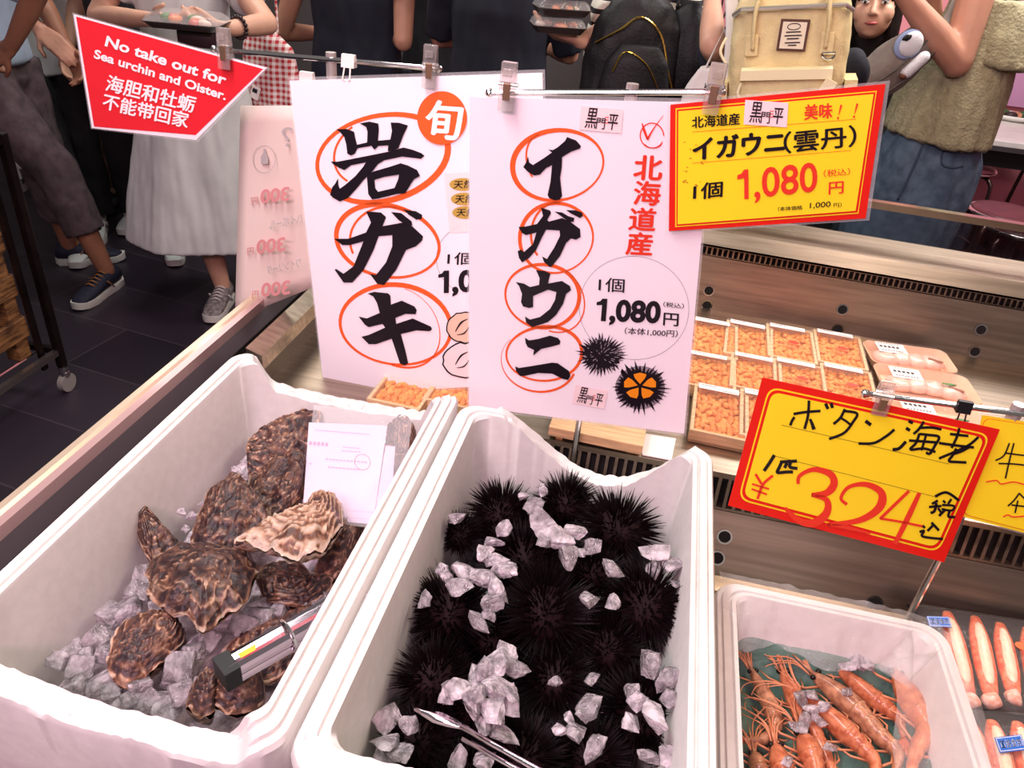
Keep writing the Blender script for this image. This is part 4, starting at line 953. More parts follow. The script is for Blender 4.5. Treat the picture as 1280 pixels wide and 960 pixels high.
# ---- tongs in the oyster box: shiny folded channel with a locking ring
A = at_z(284, 838, .862); Bq = at_z(452, 742, .862)
t = thing('tongs', tuple(A.lerp(Bq, .5) - Vector((0, 0, .012))), 'shiny metal tongs lying on the oysters against the box divider', 'tongs')
d = (Bq - A).normalized(); sd = d.cross(Vector((0, 0, 1))).normalized(); upv = sd.cross(d)
def chan(p, w, h, th=.0012):
    o_ = [(-w, 0), (-w, h * .5), (-w * .8, h * .85), (-w * .4, h), (w * .1, h * .92), (w * .5, h * 1.02), (w * .85, h * .8), (w, h * .45), (w, 0)]; i_ = [(x * .9, y * .88) for x, y in reversed(o_)]
    return [p + sd * x + upv * y for x, y in o_ + i_]
SHINY = mat('polished_steel', (232, 214, 226), .08, 1)
MB().rings([chan(A.lerp(Bq, s_), .0145 + .002 * s_, .013) for s_ in (0, .1, .5, 1)]).build('arm', SHINY, t)
MB().rings([[q - upv * .013 for q in chan(A.lerp(Bq, s_), .0135 + .002 * s_, .010)] for s_ in (0, .1, .5, 1)]).build('arm', SHINY, t)
pa = A.lerp(Bq, .02); MB().rings([[pa + d * x + sd * y * .0150 + upv * (z_ * .014 - .001) for y, z_ in ((-1, -1), (1, -1), (1, 1), (-1, 1))] for x in (-.012, .006)]).build('cap_or_shaded_end', BLACKP, t)  # black block stands in for the shade inside the open channel end
pr = A.lerp(Bq, .42); MB().tube([pr + sd * .020 * math.cos(a / 10 * math.pi) + upv * .018 * math.sin(a / 10 * math.pi) for a in range(21)], .0022, 8).build('locking_ring', CHROME, t)
pt = A.lerp(Bq, .12); MB().add([pt + upv * .0126 + sd * x * .007 + d * y for x, y in ((-1, -.006), (1, -.006), (.6, .012), (-1, .018))], [(0, 1, 2, 3)]).build('tape', mat('yellow_tape', (214, 190, 50), .5), t)
# ---- tongs in the urchin box: leaf blade on a thin round handle
P0, P1, P2, P3 = at_z(518, 886, .878), at_z(548, 896, .878), at_z(576, 908, .882), at_z(690, 972, .900)
t = thing('tongs', tuple(P2 - Vector((0, 0, .008))), 'thin metal tongs with leaf tip lying across the sea urchins', 'tongs')
d = (P3 - P2).normalized(); sd = d.cross(Vector((0, 0, 1))).normalized()
mb = MB(); rs = []
for s_, w in ((0, .0008), (.2, .004), (.5, .0075), (.8, .006), (1, .0035), (1.15, .003)):
    p = P0.lerp(P2, s_); rs.append([p + sd * w, p + Vector((0, 0, .002)), p - sd * w, p - Vector((0, 0, .0035 if s_ < 1 else .002))])
mb.rings(rs).build('blade', SHINY, t, smooth=True)
MB().tube([P2, P2.lerp(P3, .5), P3, P3 + d * .1], [.0030, .0026, .0032, .0036], 10).build('handle', SHINY, t, smooth=True)
MB().tube([P2 - Vector((-.004, .006, .010)), P2.lerp(P3, .5) - Vector((-.004, .006, .010)), P3 + d * .1 - Vector((0, 0, .010))], .0026, 8).build('handle', SHINY, t, smooth=True)
# ---- certificate in a clear sleeve
ssl = Sign('printed certificate in a clear plastic sleeve leaning on the oysters', 'document', [(386, 528), (484, 532), (466, 655), (378, 648)], .965, .80, name='certificate_sleeve', card=mat('lilac_paper', (234, 208, 234), .5))
sleeve = [ssl.pl.at(u, v, .003) for u, v in [(392, 506), (516, 518), (498, 662), (376, 652)]]
MB().slab(sleeve, ssl.n, .0006).build('sleeve', mat('glossy_film', (255, 250, 252), .08, alpha=.16, spec=1, bump=.6, bscale=25), ssl.root)
MB().slab([ssl.pl.at(u, v, -.002) for u, v in [(482, 557), (494, 558), (487, 655), (466, 658)]], ssl.n, .0008).build('slip', mat('lilac_paper2', (230, 204, 230), .5), ssl.root)
kq = lambda pts: zp(160, 480, 3.2, pts)
for (x0, x1, y, w) in [(750, 970, 184, 1), (725, 805, 236, 4.2), (860, 930, 252, 1), (855, 935, 266, 1), (790, 960, 300, 1.4), (800, 930, 332, 1.4), (725, 738, 318, 1.6), (705, 960, 520, .5), (870, 1000, 505, .5)]:
    n_ = max(2, int((x1 - x0) / 14))
    for i in range(n_):
        a = lerp(x0, x1, i / n_); ssl.stroke('print', mat('rose_ink', (206, 140, 178), .5), kq([(a, y + (a - x0) * .08), (a + (x1 - x0) / n_ * .7, y + (a - x0) * .08 + .6)]), w, 2)
ssl.ring('stamp', REDI, kq([(938, 312)])[0], 10, 9.5, 45, .5, 2, wob=0)
ssl.done()
# ================================================================ trays on the deck
WOOD = mat('pale_wood', (236, 196, 146), .55, var=.14, scale=14, stretch=(1, 12, 12))
WOODD = mat('tray_edge_wood', (206, 150, 98), .6, var=.2, scale=20, stretch=(1, 10, 10))
ROE = mat('urchin_roe', (246, 170, 82), .4, col2=(224, 128, 48), scale=60, bump=.4, bscale=300, sss=.2)
LABELW = mat('white_label', (252, 246, 242), .45)
LIDP = mat('clear_lid', (255, 250, 245), .08, alpha=.06, spec=1, bump=.4, bscale=35)
REDS = mat('red_sticker', (214, 62, 34), .4)
DEC = .80
def uni_proto(seed):
    """wooden tray of sea urchin roe, local origin at its bottom centre; x across .095, y along .155"""
    t = thing('urchin_roe_tray', (0, 0, 0), 'x', 'roe tray', 'wooden trays of sea urchin roe')
    w, l, h = .050, .080, .026; mb = MB()
    mb.box((0, 0, .003), (2 * w, 2 * l, .006))
    for sx in (-1, 1): mb.box((sx * (w - .003), 0, h / 2), (.006, 2 * l, h))
    for sy in (-1, 1): mb.box((0, sy * (l - .003), h / 2), (2 * w - .012, .006, h))
    mb.build('wooden_tray', WOOD, t)
    rnd = random.Random(seed); mb = MB()
    mb.box((0, 0, .010), (2 * w - .014, 2 * l - .014, .008))
    for i in range(9):
        for j in range(9):
            x, y = lerp(-w + .011, w - .011, i / 8) + rnd.uniform(-.003, .003), lerp(-l + .016, l - .014, j / 8) + rnd.uniform(-.004, .004)
            a = rnd.uniform(-.9, .9)
            mb.ball((x, y, .0155 + rnd.uniform(-.002, .002)), (.0062, .0105, .005), Matrix.Rotation(a, 3, 'Z') @ Matrix.Rotation(rnd.uniform(-.3, .3), 3, 'X'), 2)
    mb.v = [v + Vector((0, 0, .0012 * noise.noise(v * 300))) for v in mb.v]
    struct(mb.build('roe', ROE, t, smooth=True), 'stuff')
    mb = MB(); e = .001
    a = [(-w - e, -l - e), (w + e, -l - e), (w + e, l + e), (-w - e, l + e)]
    mb.rings([[(x, y, h - .004) for x, y in a], [(x, y, h + .003) for x, y in a], [(x * .985, y * .99, h + .0045) for x, y in a]], caps=False)
    k = len(mb.v); mb.add([(x * .985, y * .99, h + .0045) for x, y in a], [(0, 1, 2, 3)])
    mb.build('clear_lid', LIDP, t)
    lb = MB().box((-.006, l - .014, h + .0055), (.074, .018, .0006)).build('price_label', LABELW, t)
    tx = MB()
    for k2 in range(7): tx.box((-.036 + k2 * .004, l - .010, h + .0060), (.0026, .0022, .0003))
    for k2 in range(9): tx.box((.002 + k2 * .003, l - .019, h + .0060), (.0017, .0022, .0003))
    tx.build('label_print', INK, lb)
    return t
UT = [uni_proto(1), uni_proto(2)]
def sticker(t, seed):
    MB().rings([[(.004 + .011 * math.cos(a / 10 * math.pi), -.004 + .007 * math.sin(a / 10 * math.pi), z) for a in range(20)] for z in (.0306, .0312)]).build('red_sticker', REDS, t)
# tray top-left / top-right / bottom-left pixel corners -> position and size
UNI = [((865, 397), (902, 402), (858, 440), 0, 'in the back row, cut by the white sign'),
       ((902, 396), (950, 408), (910, 440), 0, 'second from the left in the back row'),
       ((954, 404), (1016, 413), (962, 446), 1, 'with red sticker, third in the back row'),
       ((1015, 411), (1080, 422), (1022, 452), 1, 'with red sticker, beside the rearmost fish pack'),
       ((857, 440), (905, 445), (852, 482), 0, 'in the middle row beside the white sign'),
       ((910, 438), (958, 448), (914, 482), 0, 'second from the left in the middle row'),
       ((962, 446), (1026, 458), (970, 490), 1, 'with red sticker, just above the handwritten sign'),
       ((1022, 452), (1092, 466), (1032, 500), 1, 'with red sticker, above the prawn sign clip'),
       ((863, 478), (912, 486), (866, 540), 0, 'in the front row right of the white sign'),
       ((920, 484), (975, 494), (928, 545), 0, 'half hidden by the handwritten sign')]
made = [0, 0]
sk = None
for tl, tr, bl, red, desc in UNI:
    z = DEC + .027
    a, b, c = at_z(*tl, z), at_z(*tr, z), at_z(*bl, z)
    if red and sk is None:
        sk = copy_tree(UT[0]); sticker(sk, 0); t = sk
    elif red: t = copy_tree(sk)
    else:
        k = 1
        t = UT[1] if not made[1] else copy_tree(UT[1]); made[1] = 1
    wv, lv = b - a, c - a
    if desc.startswith('at the far left'): a = b - Vector((.108, 0, 0)); wv = b - a
    if desc.startswith('at the left of'): pass
    W_, L_ = .108, max(.14, min(.2, lv.length))
    cen = a + wv.normalized() * W_ / 2 + lv * .5
    t.location = (cen.x, cen.y, DEC + .001); t.scale = (1.04, L_ / .165, 1.0)
    t.rotation_euler = (0, 0, -.055 + .12 * (math.atan2(wv.y, wv.x) + .055))
    t['label'] = 'wooden tray of orange urchin roe ' + desc
for ch in list(UT[0].children):
    for g in list(ch.children): bpy.data.objects.remove(g)
    bpy.data.objects.remove(ch)
bpy.data.objects.remove(UT[0])
# trays seen past the foot of the signs
for (u, v, desc) in [(572, 492, 'between the two white signs'), (505, 492, 'just under the rock oyster sign')]:
    p = at_z(u, v, DEC + .02); t = copy_tree(sk if 'gap' in desc else UT[1]); t.location = (p.x, p.y + .03, DEC + .001); t.rotation_euler = (0, 0, -.05); t.scale = (1, 1, 1)
    t['label'] = 'wooden tray of orange urchin roe ' + desc
# wooden board and white paper at the foot of the front sign
a = at_z(684, 545, .826); b = at_z(805, 563, .826)
t = thing('serving_board', ((a.x + b.x) / 2, 1.19, DEC), 'pale wooden serving board below the foot of the white sign', 'board')
MB().box(((a.x + b.x) / 2, 1.162, DEC + .0165), (b.x - a.x, .115, .019), Matrix.Rotation(R(-2), 3, 'Z'), .001).build('top', WOOD, t)
for x in (lerp(a.x, b.x, .12), lerp(a.x, b.x, .88)): MB().box((x, 1.162, DEC + .0035), (.012, .10, .007), Matrix.Rotation(R(-2), 3, 'Z')).build('foot', WOODD, t)
pq = [at_z(u, v, DEC + .003) for u, v in [(800, 541), (845, 548), (838, 600), (802, 576)]]
single(MB().slab([Vector((q.x, max(q.y, 1.11), DEC + .003)) for q in pq], (0, 0, 1), .002).build('paper_sheet', mat('white_paper', (248, 236, 232), .6)), 'white paper sheet on the deck edge right of the wooden board', 'paper')
# ---- foam packs of fish pieces
PACK = mat('peach_foam', (246, 200, 164), .55, var=.04, scale=40)
MEAT = mat('pale_fish', (240, 196, 176), .3, col2=(226, 176, 158), scale=50, sss=.25)
def pack(tl, tr, bl, desc, green):
    z = DEC + .03; a, b, c = at_z(*tl, z), at_z(*tr, z), at_z(*bl, z); wv, lv = b - a, c - a
    cen = a + wv / 2 + lv / 2; ang = math.atan2(wv.y, wv.x); W_, L_ = wv.length / 2, lv.length / 2
    t = thing('fish_pack', (cen.x, cen.y, DEC), 'peach foam pack of pale fish pieces ' + desc, 'fish pack', 'wrapped fish packs on the deck')
    t.rotation_euler = (0, 0, ang); L0 = Vector((cen.x, cen.y, DEC))
    def loc(mb, name, m, **kw): mb.v = [v + L0 for v in mb.v]; return mb.build(name, m, t, **kw)
    def rr_(s_, z_): return [(x * 1.0, y, z_) for x, y in rrect(-W_ * s_, W_ * s_, -L_ * s_, L_ * s_, .02 * s_, 5, 5)]
    loc(MB().rings([rr_(.84, .001), rr_(.9, .012), rr_(1, .028), rr_(.985, .030), rr_(.93, .026), rr_(.84, .010)]), 'foam_tray', PACK, angle=50)
    rnd = random.Random(int(tl[0])); mb = None
    for i in range(4):
        p = Vector((lerp(-.55, .5, i / 3) * W_, rnd.uniform(-.1, .1) * L_ - .1 * L_, .022))
        m_ = MB().ball(p, (.030, .026, .012), Matrix.Rotation(rnd.uniform(-.4, .4), 3, 'Z'), 3); m_.v = [v + Vector((0, 0, .003 * noise.noise(v * 60))) for v in m_.v]
        loc(m_, 'fish_piece', MEAT, smooth=True)
    lb = loc(MB().box((-W_ * .38, L_ * .38, .0335), (.062, .045, .0006)), 'price_label', LABELW)
    pr = MB()
    for k_ in range(5): pr.box((-W_ * .38 - .022 + k_ * .009, L_ * .38 + .003, .0341), (.006, .008, .0003))
    for k_ in range(8): pr.box((-W_ * .38 - .022 + k_ * .006, L_ * .38 - .014, .0341), (.004, .003, .0003)); pr.box((-W_ * .38 - .024 + k_ * .006, L_ * .38 + .017, .0341), (.003, .002, .0003))
    pr.v = [v + L0 for v in pr.v]; pr.build('label_print', INK, lb)
    if green:
        loc(MB().tube([(W_ * .3, 0, .035), (W_ * .45, -.004, .037), (W_ * .6, .003, .034)], [.003, .005, .002], 6, flat=.3), 'herb_sprig', mat('green_herb', (70, 140, 60), .5), smooth=True)
    loc(MB().box((W_ * .55, -L_ * .25, .034), (.030, .006, .002), Matrix.Rotation(R(-25), 3, 'Z')), 'garnish', mat('brown_garnish', (150, 84, 44), .5))
    loc(MB().rings([rr_(.99, .0295), rr_(.93, .036), rr_(.5, .038)], caps=True), 'film_wrap', LIDP, smooth=True)
pack((1078, 424), (1182, 438), (1090, 452), 'farthest back against the steel panel', 0)
pack((1090, 452), (1208, 470), (1106, 488), 'with green sprig, second from the back', 1)
pack((1108, 490), (1225, 508), (1120, 540), 'nearest, behind the handwritten sign crossbar', 1)
# ================================================================ shrimp box contents
GREEN = mat('green_sheet', (96, 132, 118), .45, col2=(78, 112, 100), scale=30, bump=.35, bscale=50, spec=.6)
mb = MB(); n = 40; f = []
for i in range(n + 1):
    for j in range(n + 1):
        x, y = lerp(.216, .472, i / n), lerp(.385, .815, j / n)
        e = max(abs(2 * i / n - 1), abs(2 * j / n - 1)); up = sm(.86, 1, e) * .045
        q = 1 - .012 * 0
        mb.v.append(Vector((x, y, .700 + up + .004 * noise.noise(Vector((x * 25, y * 25, 0))) + .002 * noise.noise(Vector((x * 80, y * 80, 4))))))
for i in range(n):
    for j in range(n): a = i * (n + 1) + j; mb.f.append((a, a + n + 1, a + n + 2, a + 1))
k = len(mb.v)
o = mb.build('green_sheet', GREEN, None, smooth=True); md = o.modifiers.new('s', 'SOLIDIFY'); md.thickness = .002
single(o, 'green waterproof sheet lining the shrimp box', 'liner sheet')
ice_bed('crushed_ice', 'packed ice beneath the green sheet in the shrimp box', .222, .466, .392, .808, .682, .004, BEDW, None, 9)
# clear film over the rims
mb = MB(); n = 60; m_ = 14
for i in range(n + 1):
    for j in range(m_ + 1):
        s_ = i / n; t_ = j / m_
        if s_ < .72: q = Vector((lerp(.190, .47, s_ / .72), .838, 0)); d_ = Vector((0, -1, 0))
        else: q = Vector((.495, lerp(.83, .60, (s_ - .72) / .28), 0)); d_ = Vector((-1, 0, 0))
        if .66 < s_ < .78: q = Vector((.47, .838, 0)).lerp(Vector((.498, .80, 0)), (s_ - .66) / .12); d_ = Vector((-.7, -.7, 0))
        w_ = lerp(-.012, .085 + .012 * math.sin(s_ * 21), t_)
        p = q + d_ * w_; z = .814 + .010 * math.sin(t_ * 3.1) - .055 * max(0, t_ - .35) ** 1.2 + .006 * noise.noise(Vector((s_ * 22, t_ * 5, 1)))
        mb.v.append(Vector((p.x, p.y, z)))
for i in range(n):
    for j in range(m_): a = i * (m_ + 1) + j; mb.f.append((a, a + m_ + 1, a + m_ + 2, a + 1))
single(mb.build('film_sheet', mat('wrinkled_film', (255, 250, 250), .08, alpha=.17, spec=1, bump=.9, bscale=45), None, smooth=True), 'clear plastic film draped over the back rim of the shrimp box', 'plastic film')
SH = mat('shrimp_shell', (218, 138, 98), .3, col2=(176, 92, 60), scale=110, coat=.3, sss=.2, spec=.6)
SHP = mat('pale_shrimp_shell', (206, 150, 114), .3, col2=(152, 98, 72), scale=110, coat=.3, sss=.2, spec=.6)
LEGM = mat('shrimp_legs', (214, 142, 104), .4)
EYE = mat('shrimp_eye', (22, 14, 14), .15)
def shrimp(desc, path, z, r, seed, m=SH, zoff=None):
    """path: pixels from rostrum tip side (head) to tail"""
    pts = [at_z(u, v, z) for u, v in path]
    if zoff: pts = [p + Vector((0, 0, q)) for p, q in zip(pts, zoff)]
    sp_ = spline(pts, 12); n = len(sp_); rnd = random.Random(seed)
    t = thing('shrimp', tuple(sum(pts, Vector()) / len(pts) - Vector((0, 0, r))), 'orange shrimp with long feelers ' + desc, 'shrimp', 'shrimps on the green sheet')
    head = int(n * .42)
    def prof(s_):
        if s_ < .42: q = s_ / .42; return r * (.25 + .85 * math.sin(min(1, q * 1.15) * math.pi / 2))
        q = (s_ - .42) / .58; return r * lerp(1.0, .34, q ** 1.1)
    def frame(i):
        tg = (sp_[min(i + 1, n - 1)] - sp_[max(i - 1, 0)]).normalized(); sd_ = tg.cross(Vector((0, 0, 1))).normalized(); return tg, sd_, sd_.cross(tg)
    def ring_at(i, rad, k=14):
        tg, sd_, up_ = frame(i); return [sp_[i] + sd_ * rad * .82 * math.cos(a * 2 * math.pi / k) + up_ * rad * math.sin(a * 2 * math.pi / k) for a in range(k)]
    MB().rings([ring_at(i, prof(i / (n - 1))) for i in range(0, head + 1)]).build('carapace', m, t, smooth=True)
    mb = MB(); rs = []; nseg = 6
    for i in range(head - 1, n):
        s_ = (i - head) / (n - 1 - head) * nseg; fr = s_ - math.floor(s_)
        rs.append(ring_at(i, prof(i / (n - 1)) * (1.0 + .07 * (1 - fr) - (.10 if fr > .85 else 0))))
    mb.rings(rs).build('abdomen', m, t, smooth=True)
    tg, sd_, up_ = frame(n - 1); mb = MB(); e = sp_[-1]
    for a in (-.55, -.28, 0, .28, .55):
        dd = (tg * math.cos(a) + sd_ * math.sin(a)); ss = dd.cross(Vector((0, 0, 1))).normalized(); L = r * 2.3
        mb.rings([[e + dd * L * q + ss * w_ * r, e + dd * L * q + Vector((0, 0, .0009)), e + dd * L * q - ss * w_ * r, e + dd * L * q - Vector((0, 0, .0009))] for q, w_ in ((-.1, .12), (.3, .30), (.75, .36), (1, .10))])
    mb.build('tail_fan', mat('tail_shell', (222, 110, 62), .3), t, smooth=True)
    tg, sd_, up_ = frame(0); h0 = sp_[0]; hd = -tg
    MB().tube([h0 + up_ * r * .1 + tg * r * 1.2, h0 + up_ * r * .35 + hd * r * .8, h0 + up_ * r * .7 + hd * r * 3.0], [r * .25, r * .16, r * .03], 6, flat=.7).build('rostrum', m, t, smooth=True)
    mb = MB()
    i2 = max(2, int(n * .05)); tg2, sd2, up2 = frame(i2)
    for sgn in (-1, 1):
        c = sp_[i2] + sd2 * sgn * prof(.05) * 1.05 + up2 * prof(.05) * .6; MB().ball(c, r * .24, sub=2).build('eye', EYE, t, smooth=True)
    mb = MB()
    for a in range(6):
        sgn = -1 if a % 2 else 1; L = rnd.uniform(.05, .095); an = sgn * rnd.uniform(.05, .5)
        d1 = (hd * math.cos(an) + sd_ * math.sin(an)).normalized(); p = h0 + sd_ * sgn * r * .2
        mb.tube(spline([p, p + d1 * L * .4 + up_ * .006, p + (d1 * .9 + sd_ * sgn * .3) * L * .8 + up_ * .002, p + (hd * math.cos(an * 2.2) + sd_ * math.sin(an * 2.2)) * L - up_ * .004], 5), [.0011] * 8 + [.0008] * 8, 5)
    mb.build('antennae', LEGM, t, smooth=True)
    mb = MB()
    for a in range(10):
        i = int(lerp(n * .12, n * .8, a / 9)); tg2, sd2, up2 = frame(i); sgn = -1 if a % 2 else 1; rr_ = prof(i / (n - 1)); p = sp_[i] + sd2 * sgn * rr_ * .7 - up2 * rr_ * .4; L = rnd.uniform(1.0, 1.7) * r
        mb.tube([p, p + sd2 * sgn * L * .7 - tg2 * L * .4 + up2 * .001, p + sd2 * sgn * L * 1.0 - tg2 * L * 1.3 - up2 * rr_ * .4], [r * .13, r * .10, r * .04], 5)
    mb.build('legs', LEGM, t, smooth=True)
    MB().rings([ring_at(i, prof(i / (n - 1)) * 1.012) for i in range(head - 1, head + 1)], caps=False).build('collar', m, t, smooth=True)
zs = .715
shrimp('at the left edge of the green sheet', [(938, 836), (952, 862), (966, 890), (968, 912), (950, 926), (930, 925)], zs, .0125, 1, SHP)
shrimp('lying second from the left under ice', [(976, 836), (990, 866), (1006, 896), (1022, 926), (1036, 955), (1050, 990)], zs + .002, .0155, 2)
shrimp('long and dark bellied in the middle of the pile', [(1014, 842), (1040, 862), (1068, 886), (1098, 918), (1122, 942), (1118, 968)], zs + .006, .0165, 3, SHP)
shrimp('behind the long middle one beside the ice chunk', [(1044, 832), (1066, 852), (1092, 874), (1112, 888), (1124, 900), (1130, 922)], zs + .004, .0135, 4)
shrimp('with broad bright orange head at the right', [(1118, 838), (1130, 862), (1148, 890), (1158, 912), (1146, 938), (1138, 965)], zs + .022, .0185, 5, mat('bright_shrimp_shell', (232, 146, 92), .28, col2=(198, 104, 62), scale=80, coat=.3, sss=.2))
shrimp('crossing the middle of the pile beside clear ice', [(1002, 868), (1032, 892), (1058, 916), (1078, 934), (1094, 955), (1090, 990)], zs + .010, .0155, 6)
shrimp('at the front, upright beside the sheet fold', [(968, 930), (976, 955), (984, 985), (990, 1010)], zs + .006, .015, 7)
shrimp('at the front left corner, mostly cut off', [(942, 940), (950, 968), (956, 1000)], zs, .0125, 8, SHP)
shrimp('with banded tail at the front centre', [(1000, 915), (1012, 940), (1020, 965), (1028, 1000)], zs + .014, .0165, 9)
for u, v, r_, w in [(1074, 824, 13, 1), (1062, 832, 9, 1), (1084, 832, 9, 1), (1002, 872, 11, 0), (1012, 884, 12, 1), (1020, 896, 12, 1), (1004, 900, 12, 0), (1030, 884, 9, 1), (1000, 908, 10, 0), (1016, 868, 9, 1), (1038, 934, 9, 0), (984, 950, 10, 1), (1060, 864, 7, 0)]:
    ice('clear ice chunk lying on the shrimps', u, v, r_, zs + .026, 'ice pieces on the shrimps', ICEMW if w else ICEM)
# ================================================================ crab packs
CRAB = mat('crab_shell', (226, 84, 44), .35, col2=(240, 136, 96), scale=90, bump=.3, bscale=160, spec=.6)
FLESHW = mat('crab_flesh', (250, 226, 196), .4, col2=(240, 204, 170), scale=60, stretch=(1, 1, 6))
BTRAY = mat('black_tray', (20, 14, 16), .2, spec=.7)
BLUE = mat('blue_label', (34, 104, 200), .4)
def crabpack(q, z, desc, legs, lab, zs_=.02):
    a, b, c = at_z(*q[0], z), at_z(*q[1], z), at_z(*q[2], z); wv = (b - a); lv = (c - a); d_ = wv + lv
    cs = [a, b, b + lv, c]; cen = sum(cs, Vector()) / 4
    t = thing('crab_tray', (cen.x, cen.y, z - .03), 'black tray for boiled crab legs ' + desc, 'tray', 'black crab trays')
    def ringz(s_, dz): return [Vector((*(cen + (p - cen) * s_).xy, z + dz)) for p in cs]
    MB().rings([ringz(.9, -.03), ringz(.93, -.02), ringz(1.0, 0), ringz(.985, .001), ringz(.9, -.022)]).build('tray', BTRAY, t)
    MB().rings([ringz(.985, .002), ringz(.9, .014), ringz(.4, .017)]).build('film_wrap', LIDP, t, smooth=True)
    lp = [at_z(u, v, z + .0185) for u, v in lab]
    l_ = MB().slab(lp, (0, 0, 1), .0006).build('blue_label', BLUE, t)
    ex, ey = lp[1] - lp[0], lp[3] - lp[0]
    MB().rings([[lp[0] + ex * x + ey * y + Vector((0, 0, h_)) for x, y in ((.03, .06), (.97, .06), (.97, .94), (.03, .94))] for h_ in (.0002, .0003)]).build('label_border', WHITEI, l_)
    MB().rings([[lp[0] + ex * x + ey * y + Vector((0, 0, h_)) for x, y in ((.05, .1), (.95, .1), (.95, .9), (.05, .9))] for h_ in (.0004, .0005)]).build('label_field', BLUE, l_)
    v, f = glyphs('直接食用'); mb = MB()
    for dx in (0, .006):
        mb.add([lp[0] + ex * (.10 + .8 * x + dx) + ey * (.76 - .52 * y) + Vector((0, 0, .0008)) for x, y in v], f)
    mb.build('label_lettering', WHITEI, l_)
    for (p0, p1, r_, ld) in legs:
        A_, B_ = at_z(*p0, z + .002), at_z(*p1, z + .002); ax = (B_ - A_); L = ax.length; dx = ax.normalized(); sx = dx.cross(Vector((0, 0, 1))).normalized()
        lg = thing('boiled_crab', tuple(A_.lerp(B_, .5) - Vector((0, 0, r_ * .6))), 'red crab leg cut open on pale flesh, ' + ld, 'crab leg', 'crab legs on black trays')
        def rg(s_, w_, zz=0, k=16, hh=.62): return [A_ + dx * L * s_ + sx * w_ * math.cos(i * 2 * math.pi / k) + Vector((0, 0, zz + w_ * hh * math.sin(i * 2 * math.pi / k))) for i in range(k)]
        W_ = lambda s_: r_ * (.45 + .55 * math.sin(min(1, s_ / .35) * math.pi / 2)) * (1 - .25 * sm(.6, .9, s_)) if s_ < .9 else r_ * .62
        MB().rings([rg(s_, W_(s_)) for s_ in (0, .03, .1, .2, .35, .5, .65, .8, .88, .93)]).build('shell', CRAB, lg, smooth=True)
        MB().rings([rg(s_, r_ * .52 * w_, r_ * .30, hh=.78) for s_, w_ in ((.08, .15), (.13, .75), (.25, 1.1), (.5, 1.2), (.7, 1.1), (.80, .8), (.86, .2))]).build('flesh', FLESHW, lg, smooth=True)
        m_ = MB().ball(A_ + dx * L * .98, (r_ * .85, r_ * .8, r_ * .6), None, 3); m_.v = [q_ + Vector((noise.noise(q_ * 90), noise.noise(q_ * 90 + Vector((5, 0, 0))), noise.noise(q_ * 90 + Vector((0, 5, 0))))) * .004 for q_ in m_.v]
        m_.build('joint_end', mat('pale_joint', (246, 206, 186), .5, col2=(226, 150, 120), scale=120), lg, smooth=True)
zc = .675
crabpack([(1133, 755), (1400, 796), (1178, 880)], zc, 'right of the shrimp box, holding three long legs',
         [((1184, 766), (1212, 878), .0165, 'leftmost on the upper tray'), ((1219, 772), (1240, 878), .0160, 'middle of the upper tray'), ((1250, 780), (1268, 874), .0155, 'third on the upper tray'), ((1284, 786), (1300, 880), .016, 'at the right edge of the upper tray')],
         [(1158, 770), (1186, 771), (1190, 784), (1162, 783)])
crabpack([(1196, 888), (1440, 905), (1232, 1010)], zc - .004, 'in the bottom right corner',
         [((1216, 906), (1236, 1000), .015, 'leftmost on the lower tray'), ((1240, 902), (1264, 1000), .0165, 'beneath the label of the lower tray'), ((1272, 904), (1296, 1000), .0165, 'at the right edge of the lower tray')],
         [(1243, 922), (1276, 918), (1284, 937), (1250, 941)])
mb = MB(); c = at_z(1278, 808, zc + .019); mb.rings([[c + Vector((.011 * math.cos(a / 10 * math.pi), .008 * math.sin(a / 10 * math.pi), h_)) for a in range(20)] for h_ in (0, .0006)])
single(mb.build('seal', mat('orange_seal', (240, 110, 50), .4), None), 'round orange seal on the wrap of the upper crab tray', 'sticker')
# ================================================================ people
SKIN = mat('skin', (214, 164, 138), .5, sss=.12, var=.06, scale=12)
SKIN_T = mat('tanned_skin', (160, 108, 84), .5, sss=.1, var=.08, scale=12)
SKIN_M = mat('warm_skin', (196, 142, 118), .5, sss=.12, var=.06, scale=12)
HAIR = mat('dark_hair', (28, 20, 20), .45, var=.4, scale=120, stretch=(8, 8, 1))
LIPS = mat('lips', (176, 84, 84), .4); EYEW = mat('eye_white', (238, 232, 228), .2); IRIS = mat('iris', (34, 22, 18), .15)
def cap(mb, p0, p1, r0, r1, n=12, flat=1, up=None):
    p0, p1 = Vector(p0), Vector(p1); d = (p1 - p0).normalized() if (p1 - p0).length > 1e-6 else Vector((0, 0, 1))
    a = Vector(up) if up else (Vector((0, 0, 1)) if abs(d.z) < .9 else Vector((0, 1, 0)))
    s_ = d.cross(a).normalized(); w = s_.cross(d)
    rs = []
    def ring(c, r_): rs.append([c + s_ * r_ * math.cos(2 * math.pi * j / n) + w * r_ * flat * math.sin(2 * math.pi * j / n) for j in range(n)])
    for k in (0, .3, .6): ring(p0 - d * r0 * math.cos(k * math.pi / 2), max(.0006, r0 * math.sin(k * math.pi / 2)))
    ring(p0, r0); ring(p1, r1)
    for k in (.6, .3, 0): ring(p1 + d * r1 * math.cos(k * math.pi / 2), max(.0006, r1 * math.sin(k * math.pi / 2)))
    return mb.rings(rs)
def loft(mb, secs, yaw=0, n=24):
    """horizontal elliptical sections: (centre, half width, half depth)"""
    cy, sy = math.cos(yaw), math.sin(yaw)
    return mb.rings([[Vector(c) + Vector((cy * rx * math.cos(a * 2 * math.pi / n) - sy * ry * math.sin(a * 2 * math.pi / n), sy * rx * math.cos(a * 2 * math.pi / n) + cy * ry * math.sin(a * 2 * math.pi / n), 0)) for a in range(n)] for c, rx, ry in secs])
